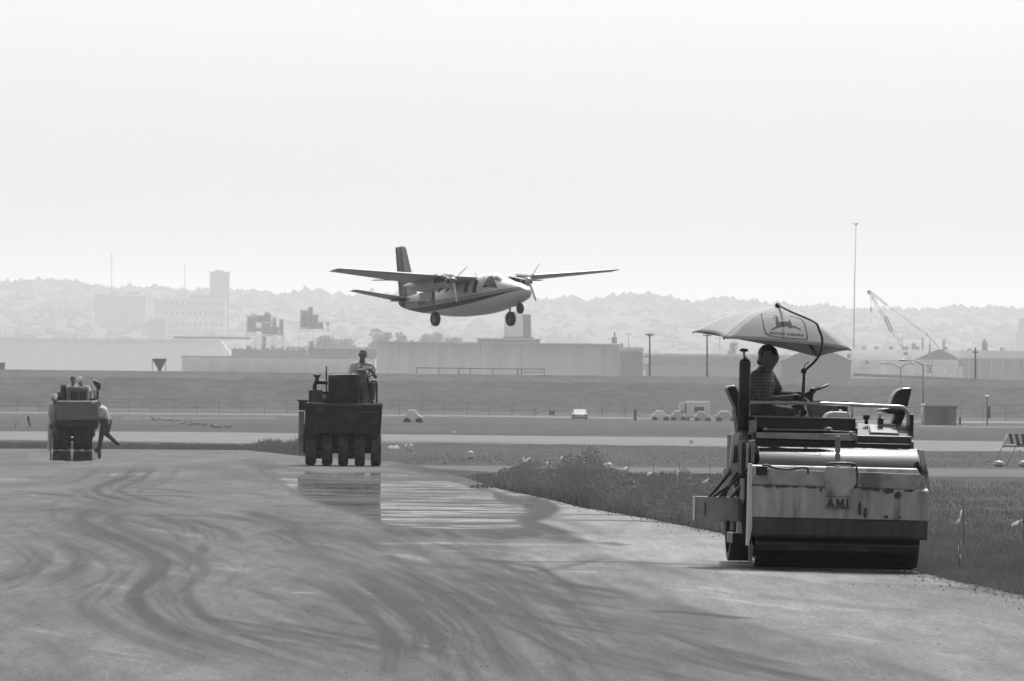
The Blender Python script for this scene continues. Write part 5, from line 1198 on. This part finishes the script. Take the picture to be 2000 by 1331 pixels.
b = MB(); b.cyl(P3(122, 784, .4), P3(122, 766, .4), .17, 14); b.build('air_tank', darkm, e3); b = MB(); b.cyl(P3(124, 766, .4), P3(124, 752, .4), .1, 14); b.build('air_cleaner', darkm, e3)
b = MB(); b.ball(P3(114, 778, .5), (.13, .12, .09)); b.build('lamp', ballm, e3)
pp(e3, P3, 'seat_back', [(180, 741), (197, 748), (196, 762), (188, 758), (183, 750)], 1.3, 1.9, black, .03); pb(e3, P3, 'seat_frame', 188, 758, 193, 784, 1.4, 1.8, darkm)
pb(e3, P3, 'operator_platform', 130, 778, 190, 783.5, 1.5, 2.8, darkm)
b = MB(); b.tube([P3(x, y, 1.5) for x, y in ((176, 783), (177, 766), (184, 764), (186, 783))], .03, 6); b.build('guard_rail', lightp, e3)
b = MB(); b.ball(P3(183, 786, -.45), (.05, .03, .06)); b.build('lamp', ballm, e3)
W3 = lambda px, py, d: M3 @ P3(px, py, d)
def standing(px, py_head, py_foot, PF, d, dirv, label, mats, hair, lean=0., pose=None, **k):
    pass
J = dict(head=W3(156, 745, 1.9), shL=W3(148, 757, 1.95), shR=W3(172, 757, 1.95), elL=W3(144, 768, 1.75), haL=W3(152, 771, 1.55), elR=W3(176, 766, 1.7), haR=W3(168, 770, 1.55), hipL=W3(153, 781, 2.0), hipR=W3(167, 781, 2.0),
         knL=W3(150, 782, 1.6), knR=W3(172, 782, 1.6), anL=W3(150, 795, 1.5), anR=W3(172, 795, 1.5), toeL=W3(150, 797, 1.35), toeR=W3(172, 797, 1.35))
person(J, 'man in a white cap and pale shirt riding on top of the far left roller', [white_cloth, dark_cloth, skin_, black, skin_], .02, 'hat', face=(-.3, -1, -.2), sleeve='short', cap_m=white_cloth)
J = dict(head=W3(143, 743, 2.35), shL=W3(133, 757, 2.4), shR=W3(150, 757, 2.4), elL=W3(129, 767, 2.3), haL=W3(132, 775, 2.1), elR=W3(153, 768, 2.3), haR=W3(148, 775, 2.1), hipL=W3(136, 781, 2.5), hipR=W3(147, 781, 2.5),
         knL=W3(135, 782, 2.1), knR=W3(148, 782, 2.1), anL=W3(135, 795, 2.05), anR=W3(148, 795, 2.05), toeL=W3(135, 797, 1.9), toeR=W3(148, 797, 1.9))
person(J, 'dark haired man behind the engine hood of the far left roller', [grey_cloth, dark_cloth, skin_, black, skin_], .02, 'short', face=(.5, -1, 0), sleeve='short')
# worker leaning on the right side, one leg kicked back
zt = lambda px, py, d: W3(px, py, d)
J = dict(head=zt(190, 790, .3), shL=zt(197, 800, .12), shR=zt(204, 799, .5), elL=zt(194, 817, .05), haL=zt(190, 830, 0), elR=zt(200, 818, .5), haR=zt(192, 828, .45), hipL=zt(205, 824, .2), hipR=zt(211, 824, .42),
         knL=zt(198, 851, .15), knR=zt(208, 848, .4), anL=zt(194, 876, .15), anR=zt(224, 862, .45), toeL=zt(187, 880, .1), toeR=zt(231, 868, .45))
person(J, 'worker leaning on the right side of the far roller, one leg kicked back', [white_cloth, dark_cloth, skin_, black, skin_], .02, 'short', face=(-1, -.2, -.45), sleeve='short', S=1.02, bulk=1.3)
J = dict(head=zt(107, 779, 1.2), shL=zt(100, 792, 1.2), shR=zt(112, 792, 1.4), elL=zt(97, 810, 1.15), haL=zt(99, 828, 1.05), elR=zt(114, 810, 1.4), haR=zt(112, 826, 1.3), hipL=zt(100, 826, 1.2), hipR=zt(108, 826, 1.4),
         knL=zt(98, 852, 1.2), knR=zt(106, 852, 1.4), anL=zt(96, 878, 1.2), anR=zt(106, 877, 1.4), toeL=zt(95, 881, 1.05), toeR=zt(107, 880, 1.2))
person(J, 'worker in pale overalls and cap at the left side of the far roller', [white_cloth, white_cloth, skin_, grey_cloth, skin_], .02, 'hat', face=(.7, -.6, -.2), sleeve='long', cap_m=white_cloth, S=1.02, bulk=1.25)

# ------------------------------------------------------------------ airplane
MA = Matrix.Translation(at(923.5, 582, 381)) @ Matrix.Rotation(R(-57), 4, 'Z') @ Matrix.Rotation(R(-4.4), 4, 'Y') @ Matrix.Rotation(R(.85), 4, 'X')
ea = empty('airplane', MA, 'twin propeller high wing airplane with striped tail, flying low with its wheels down', 'airplane')
SEC = [(4.62, -.12, .03, .03, .03), (4.58, -.12, .13, .11, .12), (4.45, -.12, .24, .19, .2), (4.15, -.10, .38, .31, .34), (3.7, -.06, .49, .42, .48), (3.2, -.02, .56, .50, .6), (2.95, 0, .59, .56, .66), (2.55, 0, .61, .76, .72), (2.15, 0, .63, .90, .77), (1.5, 0, .65, .95, .82), (.6, 0, .66, .92, .83),
       (-.6, 0, .65, .86, .80), (-1.8, .02, .58, .78, .72), (-3., .06, .47, .62, .58), (-4.2, .12, .34, .47, .46), (-5.2, .18, .21, .34, .33), (-5.9, .24, .1, .2, .2), (-6.15, .26, .04, .08, .08)]
SX = [s_[0] for s_ in SEC][::-1]; SA = np.array(SEC)[::-1]
def surf(x, a, off=0.):
    zc, hw, ht, hb = [np.interp(x, SX, SA[:, k]) for k in (1, 2, 3, 4)]
    ex = .78; ca, sa = cos(a), sin(a); y = abs(ca)**ex*(1 if ca > 0 else -1)*(hw+off); z = abs(sa)**ex*(1 if sa > 0 else -1)*((ht if sa > 0 else hb)+off)
    if z > 0: y *= 1-.16*(z/(ht+.001))**1.5*(ht > .6)
    return Vector((x, y, zc+z))
def paint_mat():
    m = bpy.data.materials.new('airplane_paint'); m.use_nodes = True; n = m.node_tree; N = n.nodes; L = n.links; b = N['Principled BSDF']
    b.inputs['Roughness'].default_value = .3
    tc = N.new('ShaderNodeTexCoord'); sx = N.new('ShaderNodeSeparateXYZ'); L.new(tc.outputs['Object'], sx.inputs[0])
    def ma(op, a, b_=None, c=None):
        q = N.new('ShaderNodeMath'); q.operation = op
        for i, v in enumerate((a, b_, c)):
            if v is None: continue
            if isinstance(v, (int, float)): q.inputs[i].default_value = v
            else: L.new(v, q.inputs[i])
        return q.outputs[0]
    X, Z = sx.outputs[0], sx.outputs[2]
    x2 = ma('ADD', X, 2.2); cen = ma('MULTIPLY_ADD', ma('MULTIPLY', x2, x2), .0065, -.26)
    hw = ma('MAXIMUM', ma('MULTIPLY_ADD', ma('MULTIPLY', x2, x2), -.0026, .12), .0)
    dz = ma('SUBTRACT', Z, cen)
    dark = ma('LESS_THAN', ma('ABSOLUTE', dz), hw)
    upc = ma('MAXIMUM', ma('MULTIPLY_ADD', X, -.03, .25), .1); thin = ma('LESS_THAN', ma('ABSOLUTE', ma('SUBTRACT', dz, upc)), .016)
    mid = ma('MULTIPLY', ma('GREATER_THAN', dz, 0), ma('LESS_THAN', dz, upc)); tail = ma('LESS_THAN', X, -5.35)
    base = ma('MULTIPLY_ADD', mid, -.28, .6)
    base = ma('MULTIPLY', base, ma('SUBTRACT', 1, ma('MULTIPLY', thin, .7)))
    d = ma('MAXIMUM', dark, ma('MULTIPLY', tail, .85))
    base = ma('MULTIPLY', base, ma('SUBTRACT', 1, ma('MULTIPLY', d, .965)))
    L.new(base, b.inputs['Base Color']); return m
apaint = paint_mat(); awing = mat('airplane_wing_paint', .36, .4, var=.06, scale=1); awhite = mat('airplane_white', .45, .3, var=.04); adark = mat('airplane_dark_trim', .02, .4)
xs_f = np.concatenate([np.linspace(4.62, 4.2, 10), np.linspace(4.1, -5.9, 70), [-6.05, -6.15]])
b = MB(); b.loft([[surf(x, 2*pi*k/36) for k in range(36)] for x in xs_f]); fus = b.build('fuselage', apaint, ea)
def patch(name, x0, x1, a0, a1, m, off=.008, n=8, skew=0., parent=None, x2=None, x3=None):
    x2 = x0 if x2 is None else x2; x3 = x1 if x3 is None else x3; b = MB(); vs = []
    for i in range(n+1):
        for j in range(n+1):
            v = j/n; xx = (x0*(1-v)+x2*v)*(1-i/n)+(x1*(1-v)+x3*v)*(i/n); vs.append(surf(xx, R(a0+(a1-a0)*v), off))
    b.add(vs, [(i*(n+1)+j, i*(n+1)+j+1, (i+1)*(n+1)+j+1, (i+1)*(n+1)+j) for i in range(n) for j in range(n)], True); return b.build(name, m, parent or fus, fixn=False)
for a0, a1 in ((158, 128), (22, 52)):      # starboard is angle 180, port is 0
    sg = 1 if a0 > 90 else -1; patch('side_window', .25, .54, a0+sg*17, a1+sg*10, glass); patch('side_window', .98, 1.28, a0+sg*17, a1+sg*10, glass)
    patch('cockpit_window', 1.8, 2.95, a0+sg*8, a1-sg*6, glass, x2=1.95, x3=2.25)
    pass
patch('windshield', 2.88, 2.38, 133, 93, glass, x2=2.88, x3=2.3); patch('windshield', 2.88, 2.38, 47, 87, glass, x2=2.88, x3=2.3)
patch('door_outline', 1.68, 1.71, 175, 130, adark, .006)
# wings
def wing(name, s_, y0, y1, xl0, xt0, xl1, xt1, z0, z1, t0, t1, m, ny=14, tip=True):
    def af(xl, xt, t):
        c = xl-xt; up = [(0, 0), (.02, .35), (.08, .7), (.2, .95), (.35, 1), (.6, .75), (.8, .4), (1, .03)]; lo = [(1, -.03), (.8, -.1), (.6, -.22), (.35, -.4), (.2, -.45), (.08, -.38), (.02, -.2)]
        return [(xl-u*c, v*t) for u, v in up+lo]
    rings = []
    for i in range(ny+1):
        f_ = i/ny; y = y0+(y1-y0)*f_; xl = xl0+(xl1-xl0)*f_; xt = xt0+(xt1-xt0)*f_; t = t0+(t1-t0)*f_; z = z0+(z1-z0)*f_
        rings.append([(x, s_*y, z+zz+(xl-x)*-.05) for x, zz in af(xl, xt, t)])
    if tip: rings.append([(x*.8+((xl1+xt1)/2)*.2, s_*(y1+.12), z1+zz*.35-(xl1-x)*.05) for x, zz in af(xl1, xt1, t1)])
    b = MB(); b.loft(rings); return b.build(name, m, ea)
for s_ in (-1, 1):
    wing('wing', s_, .3, 2.6, 1.0, -1.55, .95, -1.35, .80, .90, .17, .15, awing, 5, False)
    wg = wing('outer_wing', s_, 2.6, 7.36, .95, -1.35, .82, -.15, .90, 1.22, .15, .05, awing)
    b = MB(); b.box((-1.15, s_*3.6, .88), (.35, 1.7, .02)); b.build('flap_hinge', adark, ea)
    # nacelle
    prof = [(1.42, .2, .17, .0), (1.38, .31, .27, 0), (1.1, .36, .33, 0), (.5, .37, .37, -.02), (-.4, .34, .36, -.04), (-1.3, .26, .27, -.02), (-2.0, .15, .14, .03), (-2.55, .03, .03, .08)]
    b = MB(); b.loft([[(x, s_*2.0+hw*cos(2*pi*k/20), .66+dz+hh*sin(2*pi*k/20)) for k in range(20)] for x, hw, hh, dz in prof]); nc = b.build('nacelle', awhite, ea)
    b = MB(); b.loft([[(x, s_*2.0+(hw+.006)*cos(a), .66+(hh+.006)*sin(a)) for a in [R(-10+200*k/16) for k in range(17)]] for x, hw, hh, dz in prof[1:4]], cap=False, closed=False); b.build('cowl_panel', adark, nc)
    for q_ in (-.19, .19):
        b = MB(); b.cyl((1.37, s_*2+q_, .60), (1.45, s_*2+q_, .60), .085, 12); b.build('intake', adark, nc)
    for q_ in (-.2, .2): b = MB(); b.cyl((.9, s_*2+q_, .36), (.6, s_*2+q_, .22), .05, 10); b.build('exhaust', adark, nc)
    b = MB(); b.loft([[(x, s_*2+r*cos(2*pi*k/16), .66+r*sin(2*pi*k/16)) for k in range(16)] for x, r in ((1.42, .16), (1.55, .13), (1.68, .07), (1.74, .01))]); b.build('spinner', steelm if s_ < 0 else awhite, nc)
    pm = mat('propeller_blade', .85, .5)
    for ang in ((38, 158, 278) if s_ < 0 else (50, 170, 290)):
        a = R(ang); rd = Vector((0, cos(a), sin(a))); tn = Vector((0, -sin(a), cos(a))); c0 = Vector((1.56, s_*2, .66)); rings = []
        for f_, ch, th, tw in ((.1, .03, .025, 60), (.3, .05, .015, 55), (.6, .05, .01, 50), (.9, .04, .007, 45), (1.0, .015, .004, 40)):
            ctr = c0+rd*1.0*f_; u_ = (tn*cos(R(tw))+Vector((1, 0, 0))*sin(R(tw))); v_ = u_.cross(rd)
            rings.append([ctr+u_*ch*cos(2*pi*k/8)+v_*th*sin(2*pi*k/8) for k in range(8)])
        b = MB(); b.loft(rings); b.build('propeller_blade', pm, nc)
    # main gear
    b = MB(); b.tube([(-.15, s_*2, .35), (-.12, s_*2, -.2), (-.08, s_*2, -.55)], [.075, .06, .045], 10); b.tube([(-.08, s_*2, -.5), (-.08, s_*2.0-.02, -.7), (-.05, s_*2-.16, -.92)], .04, 8)
    b.tube([(-.9, s_*2, .3), (-.12, s_*2, -.15)], .035, 8); b.build('gear_strut', steelm, ea)
    b = MB(); b.tube([(-.05, s_*2-.2, -.94), (-.05, s_*2+.12, -.94)], .03, 8); 
    n = 28; r = .33; w_ = .2; prof = [(-w_/2, r*.6), (-w_/2, r*.85), (-w_*.35, r*.97), (0, r), (w_*.35, r*.97), (w_/2, r*.85), (w_/2, r*.6)]
    b = MB(); b.loft([[(-.05+rr_*cos(2*pi*k/n), s_*2+q_, -.94+rr_*sin(2*pi*k/n)) for q_, rr_ in prof] for k in range(n+1)], cap=False, closed=False); b.build('tyre', tyre, ea)
    b = MB(); b.cyl((-.05, s_*2-w_*.42, -.94), (-.05, s_*2+w_*.42, -.94), r*.6, 20); b.build('wheel_hub', mat('hub_grey', .12, .5), ea)
    b = MB(); b.box((-.35, s_*2-.27, .12), (1.0, .02, .32)); b.build('gear_door', awhite, ea)
# tail
def fin():
    b = MB(); rings = []
    for z, xl, xt, t in ((.35, -4.25, -6.1, .09), (.6, -4.6, -6.12, .085), (1.6, -5.0, -6.2, .06), (2.7, -5.38, -6.28, .035), (2.8, -5.55, -6.25, .01)):
        c = xl-xt; rings.append([(xl-u*c, v*t, z) for u, v in ((0, 0), (.05, .6), (.3, 1), (.7, .6), (1, .05), (1, -.05), (.7, -.6), (.3, -1), (.05, -.6))])
    b.loft(rings)
    m = bpy.data.materials.new('fin_stripes'); m.use_nodes = True; n = m.node_tree; N = n.nodes; L = n.links; bs = N['Principled BSDF']; bs.inputs['Roughness'].default_value = .35
    tc = N.new('ShaderNodeTexCoord'); sx = N.new('ShaderNodeSeparateXYZ'); L.new(tc.outputs['Object'], sx.inputs[0])
    k = N.new('ShaderNodeMath'); k.operation = 'MULTIPLY_ADD'; k.inputs[1].default_value = .17; L.new(sx.outputs[2], k.inputs[0]); L.new(sx.outputs[0], k.inputs[2])   # x + .17 z
    mr = N.new('ShaderNodeMapRange'); mr.inputs[1].default_value = -6.1; mr.inputs[2].default_value = -4.3; L.new(k.outputs[0], mr.inputs[0])
    cr = N.new('ShaderNodeValToRGB'); cr.color_ramp.interpolation = 'CONSTANT'; el = cr.color_ramp.elements
    stops = [(0, .03), (.27, .3), (.31, .04), (.36, .28), (.385, .05), (.45, .16), (.49, .36), (.75, .3)]
    el[0].position = 0; el[0].color = (.03,)*3+(1,); el[1].position = stops[1][0]; el[1].color = (stops[1][1],)*3+(1,)
    for p_, v in stops[2:]: q = el.new(p_); q.color = (v, v, v, 1)
    L.new(mr.outputs[0], cr.inputs[0]); L.new(cr.outputs[0], bs.inputs['Base Color']); return b.build('fin', m, ea)
fin()
for s_ in (-1, 1): wing('tailplane', s_, .08, 2.7, -4.9, -6.0, -5.35, -5.95, .36, .80, .07, .03, awing, 6)
b = MB(); b.box((-5.55, -.36, .33), (.75, .5, .05)); b.build('tailplane_root', adark, ea)
def tp(u, v): 
    x = -3.95+1.55*u; z = -.23+.34*v-.0*u; s0 = surf(x, pi); zc, hw, ht, hb = [np.interp(x, SX, SA[:, k]) for k in (1, 2, 3, 4)]
    zz = z+.12-zc*0; rel = min(.98, max(0, (zz-zc)/ht)) if zz > zc else 0; ex = .78; sa = rel**(1/ex); ca = math.sqrt(max(0, 1-sa*sa)); y = (ca**ex)*(hw+.012)*(1-.16*rel**1.5*(ht > .6))
    return Vector((x, -y, zz))
letters('N4177', tp, adark, fus)
# nose gear
b = MB(); b.tube([(3.65, 0, -.35), (3.78, 0, -.6)], .05, 8); b.tube([(3.78, .0, -.55), (3.8, .1, -.62), (3.82, .1, -.75)], .025, 8); b.tube([(3.78, .0, -.55), (3.8, -.1, -.62), (3.82, -.1, -.75)], .025, 8); b.build('nose_strut', adark, ea)
n = 24; r = .235; w_ = .15; prof = [(-w_/2, r*.6), (-w_/2, r*.85), (-w_*.3, r*.98), (w_*.3, r*.98), (w_/2, r*.85), (w_/2, r*.6)]
b = MB(); b.loft([[(3.82+rr_*cos(2*pi*k/n), q_, -.78+rr_*sin(2*pi*k/n)) for q_, rr_ in prof] for k in range(n+1)], cap=False, closed=False); b.build('tyre', tyre, ea)
b = MB(); b.cyl((3.82, -w_*.4, -.78), (3.82, w_*.4, -.78), r*.6, 16); b.build('wheel_hub', adark, ea)
b = MB(); b.box((3.45, -.14, -.58), (.6, .02, .22)); b.build('nose_gear_door', awhite, ea)
b = MB(); b.tube([(.4, 0, .9), (.3, 0, 1.12)], .012, 5); b.tube([(-1.2, 0, .8), (-1.35, 0, 1.0)], .012, 5); b.build('antenna', adark, ea)

# ------------------------------------------------------------------ markers, flags, barricade
def marker(px, py, wpx, hpx, label, cat='marker'):
    g_ = ground(px, py); s = wpx*g_.y/F; h = hpx*g_.y/F
    e = empty('edge_light', g_, label, cat, 'white runway edge markers in the grass')
    b = MB(); b.loft([[(r*cos(2*pi*k/16), r*sin(2*pi*k/16), z) for k in range(16)] for r, z in ((s*.5, 0), (s*.47, h*.45), (s*.42, h*.6), (s*.44, h*.62), (s*.36, h*.86), (s*.15, h))]); b.build('dome', ballm, e)
    b = MB(); b.loft([[(r*cos(2*pi*k/16), r*sin(2*pi*k/16), z) for k in range(16)] for r, z in ((s*.53, 0), (s*.53, h*.1))]); b.build('base', lightp, e)
marker(802.5, 881, 10, 13, 'white domed marker in the grass just right of the middle roller')
marker(919, 897, 14, 16, 'largest white domed marker, in the grass beside the path')
marker(1190, 920, 14, 16, 'white domed marker peeping over the tall weeds')
marker(1350, 866, 7, 9, 'small white marker standing on the runway edge'); marker(886, 850, 7, 7, 'tiny white marker on the far edge of the runway')
def flag(px, pt, pb_, pts, label, thin=.004):
    g_ = ground(px, pb_); Y = g_.y; e = empty('pin_flag', g_, label, 'pin flag', 'pale survey flags along the verge'); B = g_
    b = MB(); b.tube([Vector((0, 0, -.02)), at(px, pt, Y)-B], thin, 5); b.build('stake', shed_d, e)
    P_ = [at(x, y, Y)-B for x, y in pts]; b = MB(); n = len(P_)
    vs = []
    for k, p in enumerate(P_): wd = (.016+.008*(k % 2))*max(1, Y/110); vs += [p+Vector((0, .02*sin(k*2.), wd)), p+Vector((0, -.02*cos(k*1.5), -wd))]
    b.add(vs, [(2*k, 2*k+1, 2*k+3, 2*k+2) for k in range(n-1)], True); o = b.build('ribbon', ribbonm, e, fixn=False); sd = o.modifiers.new('s', 'SOLIDIFY'); sd.thickness = .003
FL = [(1387, 905, 985, [(1385, 935), (1383, 943), (1385, 936), (1375, 943), (1366, 950), (1359, 955)], 'pin flag with a long ribbon just left of the nearest roller'),
 (1882, 975, 1065, [(1879, 998), (1876, 1006), (1874, 1015), (1867, 1023)], 'tall pin flag in the grass right of the nearest roller'),
 (1874, 1060, 1112, [(1873, 1068), (1873, 1080), (1877, 1090)], 'short pin flag nearest the asphalt at the right'),
 (1999, 1005, 1060, [(1996, 1018), (1990, 1024), (1994, 1018), (1986, 1022), (1976, 1026)], 'pin flag with a forked ribbon at the right edge'),
 (1327, 905, 985, [(1326, 921), (1321, 927), (1326, 929), (1323, 940)], 'pin flag with a small drooping ribbon above the weeds'),
 (1276, 905, 975, [(1274, 924), (1268, 926), (1263, 928)], 'pin flag with a short level ribbon above the weeds'),
 (1228, 905, 965, [(1226, 914), (1220, 917), (1213, 920), (1206, 922)], 'pin flag beside the marker in the weeds'),
 (1074, 898, 955, [(1071, 905), (1068, 906), (1066, 906)], 'tiny pin flag left of the tall weeds'),
 (1112, 890, 950, [(1112, 900), (1110, 904), (1113, 900)], 'pin flag standing left of the weed peak'),
 (1143, 896, 950, [(1142, 904), (1139, 907)], 'tiny pin flag right behind the weed peak'),
 (1032, 892, 930, [(1035, 895), (1029, 900), (1024, 902), (1022, 894)], 'pin flag with two ribbon tails at the path edge'),
 (1100, 885, 905, [(1099, 893), (1095, 897)], 'small pin flag in the middle of the verge'),
 (795, 868, 884, [(795, 869), (791, 873)], 'small pin flag left of the first marker'),
 (756, 872, 886, [(757, 876), (763, 874), (770, 874), (776, 873), (781, 877)], 'low ribbon beside the right tyre of the middle roller'),
 (1176, 893, 940, [(1176, 914), (1180, 910), (1185, 906)], 'thin pin flag leaning beside the weeds'),]
for f_ in FL: flag(*f_)
# barricade
g_ = ground(1975, 912); Y = g_.y; eb = empty('barricade', g_, 'striped barricade with sandbags cut by the right edge of the picture', 'barricade'); QB = lambda x, y, d=0: at(x, y, Y)-g_+Vector((0, d, 0))
b = MB(); b.prism([QB(1960, 868), QB(2012, 868), QB(2012, 848), QB(1965, 848)], (0, .03, 0)); b.build('board', ballm, eb)
for x in (1974, 1986, 1998):
    b = MB(); b.prism([QB(x, 868, -.004), QB(x+6, 868, -.004), QB(x+2, 848, -.004), QB(x-4, 848, -.004)], (0, .003, 0)); b.build('stripe', midp, eb)
for x0, y0, x1, y1, d in ((1968, 848, 1940, 912, -.3), (1986, 868, 1966, 912, .3), (2006, 848, 2010, 912, -.3)):
    b = MB(); b.tube([QB(x0, y0), QB(x1, y1, d)], .014, 6); b.build('leg', palep, eb)
b = MB(); b.prism([QB(1958, 874), QB(2012, 874), QB(2012, 870), QB(1958, 870)], (0, .03, 0)); b.build('rail', lightp, eb)
for px, lb in ((1951, 'pale sandbag on the left foot of the barricade'), (2000, 'pale sandbag on the right foot of the barricade, at the picture edge')):
    g5 = ground(px, 912); bb = MB(); bb.ball((0, 0, .07), (.15, .1, .085), 16, 10); bb.ball((-.03, 0, .1), (.1, .085, .06), 12, 8); o = bb.build('sandbag', palep); o.location = g5+Vector((0, -.15, 0)); tag(o, lb, 'sandbag', 'sandbags on the barricade feet')
for px, lb in ((1948, 'small pale warning lamp on the left leg of the barricade'), (1992, 'small pale warning lamp on the right leg of the barricade')):
    bb = MB(); bb.cyl((0, 0, 0), (0, 0, .07), .03, 12); bb.ball((0, 0, .12), (.045, .045, .05), 12, 8); o = bb.build('warning_lamp', ballm); o.location = at(px, 891, Y-.05); tag(o, lb, 'lamp', 'lamps on the barricade')
g5 = ground(1993, 885); s = g5.y/F
eb = empty('traffic_cone', at(1993, 869, Y+.4), 'dark cone against the barricade board at the right edge', 'cone'); b = MB(); b.tube([(0, 0, -.02), (0, 0, .3)], [.1, .012], 16); b.build('cone_body', black, eb); b = MB(); b.box((0, 0, -.03), (.24, .24, .02)); b.build('base', black, eb)
# left-edge barricade far away, boards on the verge
g_ = ground(50, 836); Y = g_.y; eb = empty('barricade', g_, 'small distant barricade with pale stripes behind the farthest roller', 'barricade'); QB = lambda x, y, d=0: at(x, y, Y)-g_+Vector((0, d, 0))
for k, x in enumerate((33, 44, 52)): 
    b = MB(); b.prism([QB(x, 814), QB(x+5, 814), QB(x+9, 832), QB(x+4, 832)], (0, .05, 0)); b.build('stripe', ballm if k < 2 else shed_d, eb)
for x in (30, 56): b = MB(); b.tube([QB(x+3, 814), QB(x, 836)], .03, 5); b.build('leg', palep, eb)
g_ = ground(1870, 1126); b = MB(); b.box((0, 0, .015), (.3, .1, .035), rz=.1); b.box((.05, .03, .03), (.2, .07, .02), rz=-.1); o = b.build('board', palep); o.location = g_; tag(o, 'pale broken board lying in the grass at the asphalt edge', 'board')
rr_ = random.Random(8)
b = MB()
for k in range(34):
    t = rr_.random(); x = 262+t*190+rr_.uniform(-5, 5); y = 817+t*18+rr_.uniform(-3, 3); g_ = ground(x, y); r = rr_.uniform(.08, .28); b.ball(g_+Vector((0, 0, r*.15)), (r*rr_.uniform(.8, 1.6), r, r*.45), 7, 5)
tag(b.build('rubble', mat('spoil', .17, .9, var=.4)), 'scattered pale rubble and spoil in the grass behind the runway at left', 'rubble', kind='stuff')
# ------------------------------------------------------------------ haze
b = MB(); b.span((-3600, -320, -2), (3600, 18000, 240)); hz = b.build('haze', None)
hm = bpy.data.materials.new('haze_air'); hm.use_nodes = True; n = hm.node_tree; n.nodes.clear()
v = n.nodes.new('ShaderNodeVolumePrincipled'); v.inputs['Color'].default_value = (.97, .97, .97, 1); v.inputs['Density'].default_value = .0001; v.inputs['Anisotropy'].default_value = .35
oo = n.nodes.new('ShaderNodeOutputMaterial'); n.links.new(v.outputs[0], oo.inputs['Volume'])
hz.data.materials.append(hm); tag(hz, 'thin even summer haze over the whole airfield', 'haze', kind='stuff')
